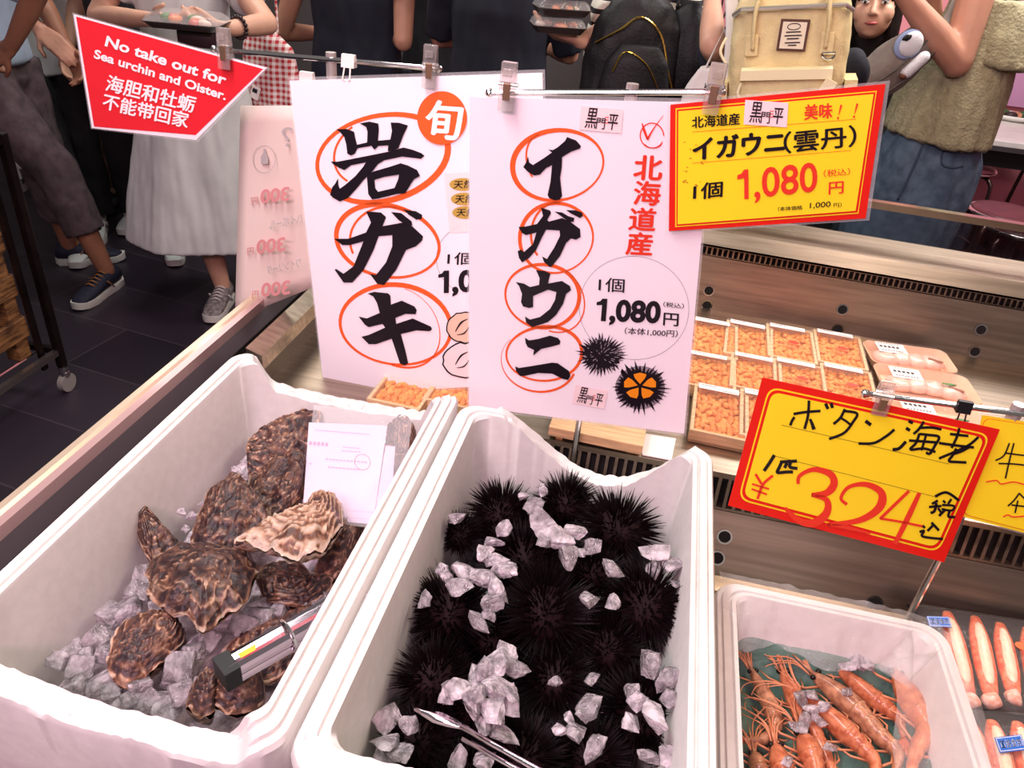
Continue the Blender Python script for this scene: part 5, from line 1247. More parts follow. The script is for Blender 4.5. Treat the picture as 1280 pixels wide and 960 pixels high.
def hand(mb, wrist, d, nrm, curl=.5, side=1, s=1.0):
    """palm, four unequal jointed fingers and a side thumb; d = along, nrm = out of the back of the hand"""
    d = Vector(d).normalized(); nrm = (Vector(nrm) - d * Vector(nrm).dot(d)).normalized(); x = d.cross(nrm).normalized() * side
    w = Vector(wrist)
    for i in range(4):
        o_ = (-.030 + .019 * i) * s
        cap(mb, w + x * o_ * .6, w + d * .085 * s + x * o_, .015 * s, .0125 * s, 8)
        L = (.040, .046, .043, .033)[i] * s; p = w + d * .085 * s + x * o_
        c1, c2, c3 = curl * .9, curl * 1.9, curl * 2.7
        for cang, ll, r0, r1 in ((c1, L, .0098, .0090), (c2, L * .65, .0090, .0082), (c3, L * .55, .0082, .0070)):
            q = p + (d * math.cos(cang) - nrm * math.sin(cang)) * ll; cap(mb, p, q, r0 * s, r1 * s, 8); p = q
    tb = w + d * .025 * s - x * .026 * s; t1 = tb + (d * .6 - x * .7 - nrm * .25).normalized() * .042 * s; t2 = t1 + (d * .9 - x * .25 - nrm * .35).normalized() * .032 * s
    cap(mb, tb, t1, .013 * s, .0108 * s, 8); cap(mb, t1, t2, .0105 * s, .0085 * s, 8)
def foot_mesh(heel, toe, ank, sole, upper, laces, parent, seed=0, sole_m=None, tall=.055):
    """a sneaker with sole, upper, tongue and laces"""
    h, t_ = Vector(heel), Vector(toe); d = (t_ - h); L = d.length; d.normalize(); s_ = Vector((d.y, -d.x, 0)); z = Vector((0, 0, 1))
    def sec(k, w, z0, z1, n=14):
        return [h + d * L * k + s_ * w * math.cos(a * 2 * math.pi / n) + z * (z0 + (z1 - z0) * (.5 + .5 * math.sin(a * 2 * math.pi / n))) for a in range(n)]
    sh = thing('x', (0, 0, 0), None, None) if False else None
    mb = MB().rings([[h + d * L * k + s_ * w * sx + z * zz for sx, zz in ((-1, zb_), (1, zb_), (1.06, .016 + zb_), (1.02, .030 + zb_), (-1.02, .030 + zb_), (-1.06, .016 + zb_))] for k, w, zb_ in ((-.02, .018, .006), (.03, .032, 0), (.2, .037, 0), (.45, .036, 0), (.7, .044, 0), (.88, .038, .003), (.97, .024, .008), (1.01, .010, .012))])
    up_ = MB().rings([sec(k, w, .022, zt_) for k, w, zt_ in ((-.01, .018, .07), (.04, .032, .098), (.14, .036, .10), (.28, .038, .098), (.42, .038, .088), (.58, .042, .074), (.75, .043, .060), (.88, .036, .050), (.97, .022, .040))])
    shoe = up_.build('shoe', upper, parent, smooth=True); so_ = mb.build('sole', sole, shoe, angle=50)
    lc = MB()
    for i in range(5):
        k = lerp(.34, .62, i / 4); zt_ = lerp(.098, .076, i / 4); lc.tube([h + d * L * k - s_ * .022 + z * (zt_ - .008), h + d * L * (k + .01) + z * (zt_ + .004), h + d * L * k + s_ * .022 + z * (zt_ - .008)], .0035, 6)
    lc.build('laces', laces, shoe, smooth=True)
    st_ = MB().tube([h + d * L * .30 - s_ * .040 + z * .03, h + d * L * .42 - s_ * .041 + z * .07], .006, 6, flat=.4).tube([h + d * L * .30 + s_ * .040 + z * .03, h + d * L * .42 + s_ * .041 + z * .07], .006, 6, flat=.4)
    st_.build('side_stripe', laces, shoe, smooth=True)
    return shoe
def folds(amp, sx, sz, seed=0):
    def f(v, n):
        return amp * (noise.noise(Vector((v.x * sx, v.y * sx, v.z * sz + seed))) + .5 * noise.noise(Vector((v.x * sx * 2.3 + 7, v.y * sx * 2.3, v.z * sz * 2 + seed))))
    return f
def figure(label, x, y, yaw, H, skin, top, bottom, shoes, feet, elbows, hands, hairlen=.1, lean=(0, 0), sleeve=.5, hem=.50, leglen=.98, skirt=None, hand_cfg=None, face=False, head_tilt=(0, 0), wide=1.0, shoulder_drop=0, sleeve_r=.068, kind='trousers', vox=.0068, folds_top=None, shoulders=None, headpos=None, knees=None, topname='shirt', arm=1.0, hs=1.0):
    """a standing person. yaw 0 faces +y. feet, elbows, hands: (left, right) world points"""
    fw = Vector((-math.sin(yaw), math.cos(yaw), 0)); rt = Vector((fw.y, -fw.x, 0)); z = Vector((0, 0, 1))
    base = Vector((x, y, 0)); P = lambda a, b, c: base + rt * a + fw * b + z * c
    ln = lambda k: Vector((lean[0], lean[1], 0)) * k
    t = thing('person', (x, y, 0), label, 'person')
    pel = P(0, 0, .53 * H); chest = P(0, 0, .72 * H) + ln(.6); nk = P(0, 0, .835 * H) + ln(.9); hd = headpos or (P(0, .015, .925 * H) + ln(1.05))
    sh = shoulders or [P(-.105 * H * wide, 0, .80 * H - shoulder_drop) + ln(.85), P(.105 * H * wide, 0, .80 * H - shoulder_drop) + ln(.85)]
    hip = [P(-.055 * H, 0, .51 * H), P(.055 * H, 0, .51 * H)]
    b = MB(); k = H / 1.65
    loft(b, [(P(0, 0, .47 * H), .10 * k, .085 * k), (pel, .15 * k * wide, .105 * k), (P(0, 0, .60 * H) + ln(.3), .125 * k * wide, .092 * k), (chest, .145 * k * wide, .105 * k), (P(0, 0, .79 * H) + ln(.8), .14 * k * wide, .085 * k), (nk - z * .03, .075 * k, .062 * k)], yaw)
    cap(b, nk - z * .06, hd - z * .07, .056 * k, .050 * k)
    # head: skull, jaw, nose, ears
    hf = fw if not face else face; hf = Vector(hf).normalized(); hr = Vector((hf.y, -hf.x, 0)).normalized(); hu = hr.cross(hf).normalized()
    hr, hu = (hr * math.cos(head_tilt[0]) + hu * math.sin(head_tilt[0])), (hu * math.cos(head_tilt[0]) - hr * math.sin(head_tilt[0]))
    kh = k * hs
    HM = Matrix((hr, hf, hu)).transposed()
    b.ball(hd + hu * .020 * kh - hf * .012 * kh, (.074 * kh, .090 * kh, .090 * kh), HM, 3)
    b.ball(hd + hf * .020 * kh - hu * .035 * kh, (.062 * kh, .067 * kh, .073 * kh), HM, 3); b.ball(hd + hf * .052 * kh - hu * .082 * kh, (.026 * kh, .022 * kh, .020 * kh), HM, 2)
    cap(b, hd + hf * .078 * kh + hu * .008 * kh, hd + hf * .094 * kh - hu * .022 * kh, .007 * kh, .0115 * kh, 8)
    for sgn in (-1, 1):
        b.ball(hd + hr * sgn * .034 * kh + hf * .046 * kh - hu * .026 * kh, (.033 * kh, .030 * kh, .036 * kh), HM, 2)
        b.ball(hd + hr * sgn * .010 * kh + hf * .088 * kh - hu * .026 * kh, .0075 * kh, HM, 1)
        b.ball(hd + hr * sgn * .076 * kh - hf * .008 * kh - hu * .012 * kh, (.010 * kh, .020 * kh, .030 * kh), HM, 2)
    for i in (0, 1):
        e, h_ = Vector(elbows[i]), Vector(hands[i]); sd = -1 if i == 0 else 1
        cap(b, sh[i], e, .048 * k * arm, .038 * k * arm); mid = e.lerp(h_, .35); cap(b, e, mid, .037 * k * arm, .037 * k * arm); cap(b, mid, h_, .037 * k * arm, .025 * k)
        hc = (hand_cfg or {}).get(i, {}); dd = hc.get('d', (h_ - e)); cap(b, e.lerp(h_, .8), h_ + Vector(dd).normalized() * .01, .028 * k, .024 * k)
        hand(b, h_ + Vector(dd).normalized() * .01, dd, hc.get('n', rt * sd), hc.get('curl', .5), hc.get('side', sd), k)
        f = Vector(feet[i][0]); an = Vector((f.x, f.y, .085)) + (Vector(feet[i][1]) - f) * .22; kn = knees[i] if knees else hip[i].lerp(an, .5) + fw * .03
        cap(b, hip[i], kn, .085 * k, .056 * k); cap(b, kn, kn.lerp(an, .35), .053 * k, .054 * k); cap(b, kn.lerp(an, .35), an, .054 * k, .034 * k)
        cap(b, an - z * .03, an - z * .055 + (Vector(feet[i][1]) - f).normalized() * .11, .030, .020)
    fuse(b, vox, 3).build('body', skin, t, smooth=True)
    # face details
    fc = hd + hf * .078 * k
    for sgn in (-1, 1):
        ec = hd + hr * sgn * .031 * kh + hf * .0745 * kh + hu * .010 * k
        ey = MB().ball(ec, (.0135 * kh, .009 * kh, .0072 * kh), HM, 2).build('eye', EYEW, t, smooth=True)
        MB().ball(ec + hf * .0045 * kh, (.0062 * kh, .0058 * kh, .0062 * kh), HM, 2).build('iris', IRIS, ey, smooth=True)
        MB().tube([ec + hr * sgn * q * kh + hu * w_ * kh + hf * (.006 - abs(q) * .2) * kh for q, w_ in ((-.015, .017), (0, .021), (.017, .016))], [.0016, .0026, .0012], 6).build('eyebrow', HAIR, t)
        MB().tube([ec + hr * q * kh + hu * w_ * kh + hf * .0075 * kh for q, w_ in ((-.013, .003), (0, .0085), (.013, .003))], .0016, 6).build('eyelid', HAIR, t)
    MB().tube([hd + hf * (.0875 - abs(q) * .26) * kh - hu * .055 * kh + hr * q * kh for q in (-.020, -.01, 0, .01, .020)], [.0015, .0052, .0062, .0052, .0015], 8).build('lips', LIPS, t, smooth=True)
    hm = MB().ball(hd + hu * .032 * kh - hf * .022 * kh, (.086 * kh, .096 * kh, .092 * kh), HM, 3)
    if hairlen > .15:
        cap(hm, hd - hf * .05 * kh, hd - hf * .06 * kh - hu * hairlen * kh, .075 * kh, .06 * kh)
        for sgn in (-1, 1): cap(hm, hd + hr * sgn * .062 * kh + hu * .03 * kh - hf * .01, hd + hr * sgn * .07 * kh - hu * hairlen * .7 * kh - hf * .015, .030 * kh, .022 * kh)
    fuse(hm, .01, 3, folds(.004, 60, 10)).build('hair', HAIR, t, smooth=True)
    # top
    g = MB(); m_ = .016
    if kind == 'none': pass
    loft(g, [(P(0, 0, hem * H), (.158 * wide) * k + m_, .115 * k + m_), (P(0, 0, .57 * H) + ln(.2), (.150 * wide) * k + m_, .110 * k + m_), (P(0, 0, .64 * H) + ln(.4), (.140 * wide) * k + m_, .104 * k + m_), (chest, (.150 * wide) * k + m_, .110 * k + m_), (P(0, 0, .785 * H) + ln(.8), .150 * wide * k + m_, .090 * k + m_), (P(0, 0, .815 * H) + ln(.85), .110 * k + m_, .070 * k + m_), (P(0, 0, .832 * H) + ln(.88), .066 * k, .058 * k)], yaw)
    if sleeve > 0:
        for i in (0, 1):
            e = Vector(elbows[i]); s1 = min(1, sleeve); q = sh[i].lerp(e, s1)
            cap(g, sh[i].lerp(chest, .18), sh[i], .062 * k, .062 * k); g.tube([sh[i], q], [.066 * k, sleeve_r * k], 14)
            if sleeve > 1: g.tube([q, e.lerp(Vector(hands[i]), sleeve - 1)], [.055 * k, .042 * k], 12)
    else:
        for i in (0, 1): cap(g, sh[i].lerp(chest, .25), sh[i].lerp(nk, .25), .058 * k, .052 * k)
    fuse(g, .009, 4, folds_top or folds(.007, 14, 6)).build(topname, top, t, smooth=True)
    # bottom
    if skirt:
        g = MB(); n_ = 40
        cs = []
        for (c, rx, ry) in skirt:
            c = Vector(c); cs.append([c + rt * rx * (1 + .045 * math.sin(a * 2 * math.pi / n_ * 7) * (1 if c.z < .8 * pel.z else .2)) * math.cos(a * 2 * math.pi / n_) + fw * ry * (1 + .045 * math.cos(a * 2 * math.pi / n_ * 6)) * math.sin(a * 2 * math.pi / n_) for a in range(n_)])
        g.rings(cs)
        fuse(g, .009, 3, folds(.008, 16, 3)).build('skirt', bottom, t, smooth=True)
    else:
        g = MB(); loft(g, [(P(0, 0, .46 * H), .12 * k, .10 * k), (P(0, 0, .50 * H), .165 * k, .125 * k), (P(0, 0, .56 * H), .150 * k, .108 * k), (P(0, 0, .60 * H), .138 * k, .10 * k)], yaw)
        for i in (0, 1):
            f = Vector(feet[i][0]); an = Vector((f.x, f.y, .085)) + (Vector(feet[i][1]) - f) * .22; kn = knees[i] if knees else hip[i].lerp(an, .5) + fw * .03
            pts = [hip[i] + z * .03, hip[i].lerp(kn, .5), kn]; rr_ = [.105 * k, .098 * k, .085 * k]
            if leglen > .5: q = (leglen - .5) / .5; pts += [kn.lerp(an, q * .5), kn.lerp(an, q)]; rr_ += [.080 * k, .078 * k]
            g.tube(pts, rr_, 16)
        fuse(g, .009, 4, folds(.010, 13, 9)).build('trousers', bottom, t, smooth=True)
    if shoes:
        for i in (0, 1): foot_mesh(feet[i][0], feet[i][1], None, shoes[1], shoes[0], shoes[2], t, i)
    return t
V = Vector
def ft(h, t): return (V((h[0], h[1], 0)), V((t[0], t[1], 0)))
WHITER = mat('white_sole', (224, 220, 214), .5); 
# 1 man with cropped trousers at the left
NAVYSH = (mat('navy_sneaker', (34, 34, 58), .7, var=.3, scale=80), WHITER, mat('orange_lace', (150, 100, 60), .6))
figure('person in light blue shirt, cropped grey-brown trousers and navy sneakers, hand on hip', -2.62, 2.72, R(-95), 1.70, SKIN_T, mat('light_blue_shirt', (170, 186, 206), .8), mat('taupe_trousers', (92, 76, 80), .85, var=.2, scale=30), NAVYSH,
       [ft((-2.64, 2.84), (-2.40, 2.99)), ft((-2.27, 2.76), (-2.26, 2.46))], [V((-2.55, 2.98, 1.12)), at_y(47, -12, 2.56)], [V((-2.45, 2.95, .95)), at_y(14, 58, 2.56)], leglen=.80, sleeve=.9, hand_cfg={1: dict(d=(-.9, -.1, -.5), n=(.5, -.6, .5), curl=.9)}, hem=.53,
       knees=[V((-2.55, 2.80, .48)), V((-2.40, 2.68, .52))])
# 2 white tee
figure('person in white T-shirt and black trousers standing behind the navy-sneakered one', -2.84, 3.22, R(-130), 1.72, SKIN_M, mat('white_tee', (214, 212, 212), .85), mat('black_trousers', (20, 18, 22), .85), (mat('white_sneaker', (212, 218, 214), .6), WHITER, WHITER),
       [ft((-2.75, 3.30), (-2.60, 3.05)), ft((-2.62, 3.05), (-2.52, 2.80))], [at_y(18, 8, 3.0), V((-3.1, 3.25, 1.1))], [at_y(48, 34, 2.93), V((-3.0, 3.05, .95))], hand_cfg={0: dict(d=(.75, -.2, -.42), n=(.2, -.7, .6), curl=.3, side=-1)}, hem=.44, sleeve=.55, wide=1.1)
# 3 white dress
dc = lambda u, v, y=2.78: at_y(u, v, y)
WD = mat('white_dress', (212, 212, 210), .85, var=.05, scale=10)
hL, hR = at_y(287, 36, 2.50), at_y(186, 24, 2.50)
figure('person in white dress holding a food tray, wearing a dark bracelet', -1.80, 2.80, R(205), 1.62, SKIN, WD, WD, (mat('grey_sneaker', (150, 140, 140), .7, var=.4, scale=60), WHITER, mat('pale_lace', (206, 198, 196), .6)),
       [ft((-1.52, 2.95), (-1.50, 2.72)), ft((-1.76, 2.80), (-1.705, 2.55))], [at_y(334, 30, 2.66), at_y(122, 20, 2.66)], [hL, hR], sleeve=.55, hem=.52, hairlen=.25,
       skirt=[(V((-1.78, 2.80, 1.0)), .155, .125), (V((-1.79, 2.80, .85)), .20, .16), (V((-1.81, 2.80, .62)), .25, .20), (V((-1.82, 2.79, .45)), .275, .22), (V((-1.83, 2.78, .29)), .295, .235)],
       hand_cfg={0: dict(d=hR - hL, n=(0, -.6, -.8), curl=.35, side=-1), 1: dict(d=hL - hR, n=(0, -.6, -.8), curl=.35, side=1)})
bc = hL + (at_y(334, 30, 2.66) - hL).normalized() * .04; ax_ = (at_y(334, 30, 2.66) - hL).normalized(); s1 = ax_.orthogonal().normalized(); s2 = ax_.cross(s1)
t = thing('bracelet', tuple(bc), 'dark bead bracelet on the wrist of the person in white', 'bracelet')
for a in range(16): MB().ball(bc + s1 * .033 * math.cos(a * math.pi / 8) + s2 * .033 * math.sin(a * math.pi / 8), .0075, sub=2).build('bead', mat('dark_bead', (48, 34, 34), .25), t, smooth=True)
# 4 legs behind the dress
figure('person in black trousers and white sneakers mostly hidden behind the white dress', -2.36, 3.22, R(180), 1.66, SKIN, mat('charcoal_tee', (40, 38, 42), .85), mat('black_trousers', (20, 18, 22), .85), (mat('white_sneaker', (212, 218, 214), .6), WHITER, WHITER),
       [ft((-2.28, 3.22), (-2.14, 2.99)), ft((-2.62, 3.46), (-2.58, 3.22))], [V((-2.1, 3.3, 1.1)), V((-2.62, 3.3, 1.1))], [V((-2.12, 3.15, .9)), V((-2.6, 3.15, .9))])
figure('person in wide brown trousers in the crowd behind the red sign', -2.74, 3.62, R(180), 1.64, SKIN, mat('cream_shirt', (206, 196, 182), .85), mat('brown_trousers', (104, 70, 62), .85, var=.15, scale=20), (BLACKP, BLACKP, BLACKP),
       [ft((-2.66, 3.62), (-2.65, 3.38)), ft((-2.83, 3.62), (-2.83, 3.38))], [V((-2.48, 3.65, 1.1)), V((-3.01, 3.65, 1.1))], [V((-2.51, 3.5, .9)), V((-2.96, 3.5, .9))], leglen=.93)
# 5 navy tee
NAVY = mat('navy_tee', (26, 28, 44), .85, var=.15, scale=10)
figure('person in dark navy T-shirt seen from behind, left of the 岩ガキ clip', -1.33, 3.30, R(0), 1.70, SKIN_M, NAVY, mat('dark_jeans', (36, 38, 50), .85), (BLACKP, WHITER, BLACKP),
       [ft((-1.43, 3.2), (-1.45, 3.45)), ft((-1.2, 3.2), (-1.18, 3.45))], [at_y(352, 40, 3.30), at_y(504, 52, 3.24)], [at_y(352, 40, 3.30) + V((.10, .22, -.02)), at_y(504, 52, 3.24) + V((-.12, .22, .0))], sleeve=.42, wide=1.16)
figure('person in plain black-navy top seen from behind above the clipped signs', -.70, 3.22, R(0), 1.72, SKIN_M, mat('deep_navy_top', (24, 26, 40), .85, var=.12, scale=10), mat('dark_jeans', (36, 38, 50), .85), (BLACKP, WHITER, BLACKP),
       [ft((-.8, 3.15), (-.82, 3.4)), ft((-.6, 3.15), (-.58, 3.4))], [V((-.97, 3.30, 1.10)), V((-.43, 3.30, 1.10))], [V((-.85, 3.52, 1.08)), V((-.55, 3.52, 1.08))], sleeve=.95, wide=1.2, sleeve_r=.062)
figure('person in dark top between the two navy-shirted people, far back', -1.14, 3.85, R(10), 1.68, SKIN_M, mat('black_top', (22, 20, 26), .85), mat('dark_jeans', (36, 38, 50), .85), (BLACKP, WHITER, BLACKP),
       [ft((-1.24, 3.8), (-1.24, 4.05)), ft((-1.04, 3.8), (-1.04, 4.05))], [V((-1.40, 3.9, 1.08)), V((-.88, 3.9, 1.08))], [V((-1.3, 4.1, 1.05)), V((-1.0, 4.1, 1.05))], sleeve=.95)
# 6 striped shirt
def stripes():
    m = bpy.data.materials.new('striped_shirt'); m.use_nodes = True; nt = m.node_tree; b = nt.nodes['Principled BSDF']; b.inputs['Roughness'].default_value = .85
    tc = nt.nodes.new('ShaderNodeTexCoord'); sx = nt.nodes.new('ShaderNodeSeparateXYZ'); nt.links.new(tc.outputs['Object'], sx.inputs[0])
    ns = nt.nodes.new('ShaderNodeTexNoise'); ns.inputs['Scale'].default_value = 5; nt.links.new(tc.outputs['Object'], ns.inputs['Vector'])
    a = nt.nodes.new('ShaderNodeMath'); a.operation = 'MULTIPLY_ADD'; a.inputs[1].default_value = .02; nt.links.new(ns.outputs['Fac'], a.inputs[0]); nt.links.new(sx.outputs['Z'], a.inputs[2])
    md_ = nt.nodes.new('ShaderNodeMath'); md_.operation = 'FRACT'; mu = nt.nodes.new('ShaderNodeMath'); mu.operation = 'MULTIPLY'; mu.inputs[1].default_value = 1 / .042
    nt.links.new(a.outputs[0], mu.inputs[0]); nt.links.new(mu.outputs[0], md_.inputs[0])
    r = nt.nodes.new('ShaderNodeValToRGB'); r.color_ramp.interpolation = 'CONSTANT'; r.color_ramp.elements[0].color = lin((228, 222, 206)); r.color_ramp.elements[1].position = .62; r.color_ramp.elements[1].color = lin((26, 24, 30))
    nt.links.new(md_.outputs[0], r.inputs[0]); nt.links.new(r.outputs[0], b.inputs['Base Color']); return m
hp = at_y(716, 50, 2.62)
figure('person in black and cream striped shirt with a black backpack, holding food packs', -.16, 2.86, R(20), 1.62, SKIN, stripes(), mat('dark_jeans', (36, 38, 50), .85), (BLACKP, WHITER, BLACKP),
       [ft((-.28, 2.8), (-.3, 3.05)), ft((-.05, 2.8), (-.07, 3.05))], [at_y(792, 34, 2.74) + V((-.06, 0, 0)), V((.10, 2.9, 1.1))], [hp + V((.03, .02, -.005)), V((0.02, 3.1, 1.08))], sleeve=.75, hairlen=.2, sleeve_r=.075,
       shoulders=[V((-.25, 2.82, 1.34)), V((.0, 2.90, 1.34))], hand_cfg={0: dict(d=(-.9, -.05, .12), n=(0, -.3, -1), curl=.35, side=1)})
# 7 cream backpack wearer
figure('person in black-navy top wearing the cream backpack, elbow bent', .29, 2.46, R(-10), 1.60, SKIN, mat('deep_navy_top', (24, 26, 40), .85), mat('dark_jeans', (36, 38, 50), .85), (BLACKP, WHITER, BLACKP),
       [ft((.2, 2.42), (.22, 2.66)), ft((.4, 2.42), (.43, 2.66))], [at_y(890, 56, 2.40), V((.47, 2.58, 1.08))], [at_y(890, 56, 2.40) + V((-.02, .22, .10)), V((.36, 2.76, 1.12))], sleeve=.30, hairlen=.22, wide=1.05)
# 8 woman looking toward the camera
fdir = (CAM - V((.65, 3.1, 1.38))); fdir.z *= .3
figure('person in black with short dark hair, pursed lips, looking this way', .74, 3.56, R(170), 1.54, SKIN, mat('black_fleece', (22, 18, 18), .95, bump=.5, bscale=200), mat('black_trousers', (20, 18, 22), .85), (BLACKP, BLACKP, BLACKP),
       [ft((.68, 3.6), (.66, 3.36)), ft((.83, 3.6), (.82, 3.36))], [V((.96, 3.6, .98)), V((.53, 3.6, .98))], [V((.88, 3.42, .85)), V((.60, 3.42, .85))], sleeve=1.8, hairlen=.16, face=(fdir.x - .10, fdir.y, fdir.z), headpos=at_y(1095, 5, 3.42), head_tilt=(R(-6), 0), vox=.005, hs=1.17)
# 9 denim skirt
OLV = mat('olive_knit', (172, 164, 130), .9, var=.12, scale=40, bump=.6, bscale=110)
DEN = mat('denim', (96, 118, 138), .8, col2=(66, 86, 106), scale=22, detail=8, bump=.15, bscale=300)
sw = lambda u, v, y=3.14: at_y(u, v, y)
eR, hRr = at_y(1196, 78, 2.98), at_y(1118, -22, 2.92)
t9 = figure('person in olive sleeveless top and blue denim skirt, forearm raised', .98, 3.16, R(110), 1.66, SKIN_M, OLV, DEN, (WHITER, WHITER, WHITER),
       [ft((.95, 3.2), (.72, 3.24)), ft((.98, 3.06), (.74, 3.06))], [V((.97, 3.44, 1.12)), eR], [V((.80, 3.20, 1.50)), hRr], sleeve=0, hem=.58, hairlen=.3, shoulders=[V((1.0, 3.34, 1.38)), at_y(1228, -34, 3.06)], arm=1.28,
       skirt=[(V((.97, 3.16, 1.02)), .15, .150), (V((.97, 3.16, .92)), .20, .180), (V((.965, 3.16, .80)), .215, .195), (V((.955, 3.16, .62)), .21, .19), (V((.95, 3.16, .45)), .20, .18)], folds_top=folds(.016, 14, 5, 3),
       hand_cfg={1: dict(d=hRr - eR, curl=1.0)})
# lower tier of the olive top and skirt seams
g = MB(); loft(g, [(V((.97, 3.16, 1.38)), .13, .17), (V((.98, 3.16, 1.20)), .155, .20), (V((.975, 3.16, 1.08)), .165, .215), (V((.97, 3.16, 1.00)), .172, .225)], R(20), 40)
fuse(g, .009, 3, folds(.012, 20, 2, 5)).build('ruffle_tier', OLV, t9, smooth=True)
g = MB(); loft(g, [(V((1.0, 3.15, 1.46)), .11, .16), (V((1.02, 3.15, 1.36)), .14, .20), (V((1.05, 3.15, 1.27)), .165, .225)], R(20), 40)
fuse(g, .009, 3, folds(.012, 20, 2, 8)).build('cape_sleeve', OLV, t9, smooth=True)
# stitched seams and a back pocket lying on the denim
bpy.context.view_layer.update()
sk9 = [c for c in t9.children if c.name.startswith('skirt')][0]; dg = bpy.context.evaluated_depsgraph_get(); dg.update()
def on_skirt(u, v, lift=.002):
    M = sk9.matrix_world.inverted(); o_ = M @ CAM; d_ = (M.to_3x3() @ ray(u, v)).normalized(); ok, q, n_, _ = sk9.ray_cast(o_, d_)
    return sk9.matrix_world @ (q + n_ * lift) if ok else None
STI = mat('seam_thread', (60, 76, 94), .8)
for nm, px_, r_ in (('seam', [(1160, 158), (1150, 190), (1136, 222), (1122, 250)], .004), ('pocket', [(1184, 158), (1180, 182), (1177, 204), (1190, 210), (1203, 208)], .0035)):
    q = [on_skirt(u, v) for u, v in spline2(px_)] if False else [on_skirt(p.x, p.y) for p in spline([(u, v, 0) for u, v in px_], 6)]
    q = [p for p in q if p is not None]
    if len(q) > 3: MB().tube(q, r_, 6).build(nm, STI, t9, smooth=True)
# ================================================================ things in the hall
GOLDZ = mat('gold_zip', (206, 170, 84), .25, 1)
def pack_food(c, yawd, sc, label, n, seed=0, grp=None):
    t = thing('food_pack', tuple(c), label, 'food pack', grp); rnd = random.Random(seed); Rz = Matrix.Rotation(R(yawd), 3, 'Z'); W_, D_ = .085 * sc, .06 * sc
    def q(x, y, z): return Vector(c) + Rz @ Vector((x, y, z))
    rr_ = lambda s_, z_: [q(x, y, z_) for x, y in rrect(-W_ * s_, W_ * s_, -D_ * s_, D_ * s_, .015 * sc, 4, 4)]
    MB().rings([rr_(.86, 0), rr_(1, .016), rr_(1.04, .018), rr_(1.04, .020), rr_(.96, .019), rr_(.84, .006)]).build('tray', mat('dark_food_tray', (60, 50, 48), .3), t, angle=40)
    for i in range(n):
        p = q(rnd.uniform(-.7, .7) * W_, rnd.uniform(-.6, .6) * D_, .020); m_ = (mat('tuna_pink', (206, 110, 104), .35), mat('salmon', (226, 140, 96), .35), mat('white_fish', (230, 206, 190), .35), mat('green_leaf', (84, 124, 62), .5))[i % 4]
        MB().ball(p, (.020 * sc, .014 * sc, .010 * sc), Matrix.Rotation(rnd.uniform(0, 3), 3, 'Z'), 2).build('food_piece', m_, t, smooth=True)
    MB().rings([rr_(1.02, .0205), rr_(.96, .032), rr_(.82, .044), rr_(.5, .048)]).build('lid', mat('dome_lid', (255, 252, 250), .05, alpha=.16, spec=1, bump=.25, bscale=40), t, angle=30)
    return t
pack_food(at_y(236, 34, 2.42) , 12, 1.35, 'clear-lidded tray of pink fish held by the person in white', 8, 1)
t = thing('purse', tuple(at_y(246, 58, 2.44)), 'dark purse held below the food tray', 'purse')
c = at_y(246, 48, 2.44); MB().box(c, (.12, .035, .055), Matrix.Rotation(R(12), 3, 'Z'), .010).build('body', mat('dark_leather', (52, 30, 34), .45), t, smooth=True); MB().tube([c + V((-.055, -.018, .018)), c + V((.055, -.006, .018))], .003, 6).build('zip', GOLDZ, t)
hp = at_y(700, 40, 2.60)
for i in range(3):
    pack_food(hp + V((-.01 + .006 * i, 0, .0 + .050 * i)), 20 + 4 * i, .95, ['clear-lidded food pack at the bottom of the stack held by the striped-shirt person', 'clear-lidded food pack in the middle of the held stack', 'clear-lidded food pack on top of the held stack'][i], 7, 5 + i, 'held stack of food packs')
# black backpack
BLK = mat('black_nylon', (16, 14, 18), .6, bump=.2, bscale=120)
c = at_y(792, 72, 2.66); Rz = Matrix.Rotation(R(14), 3, 'Z')
t = thing('backpack', tuple(c - V((0, 0, .2))), 'black backpack with gold zips on the striped-shirt person', 'backpack')
L_ = lambda x, y, z: c + Rz @ V((x, y, z))
g = MB(); secs = [(-.21, .150, .060), (-.12, .165, .075), (0, .160, .075), (.10, .135, .068), (.16, .095, .05), (.185, .05, .03)]
g.rings([[L_(rx * math.copysign(abs(math.cos(a * math.pi / 12)) ** .7, math.cos(a * math.pi / 12)), ry * math.sin(a * math.pi / 12), zz) for a in range(24)] for zz, rx, ry in secs])
fuse(g, .008, 3, folds(.006, 20, 12)).build('body', BLK, t, smooth=True)
g = MB(); g.rings([[L_(rx * math.cos(a * math.pi / 12), -.075 + ry * math.sin(a * math.pi / 12), zz) for a in range(24)] for zz, rx, ry in [(-.20, .11, .03), (-.08, .115, .04), (.0, .10, .035), (.05, .06, .02)]])
fuse(g, .008, 3).build('front_pocket', BLK, t, smooth=True)
MB().tube(spline([L_(-.135, -.045, .04), L_(-.07, -.072, .085), L_(-.01, -.07, .125), L_(.06, -.068, .08), L_(.10, -.075, -.02), L_(.13, -.07, -.09)], 6), .0035, 6).build('zip', GOLDZ, t)
MB().tube(spline([L_(-.08, -.105, -.03), L_(-.05, -.11, .03), L_(.02, -.112, .0), L_(.07, -.112, -.07)], 6), .003, 6).build('zip', GOLDZ, t)
for sx in (-1, 1): MB().tube(spline([L_(sx * .07, .03, .18), L_(sx * .085, .10, .22), L_(sx * .09, .2, .18), L_(sx * .10, .22, .02)], 6), [.018] * 19, 8, flat=.3).build('strap', BLK, t, smooth=True)
MB().tube(spline([L_(-.03, .0, .18), L_(0, -.005, .225), L_(.03, 0, .18)], 6), .007, 8).build('handle', BLK, t, smooth=True)
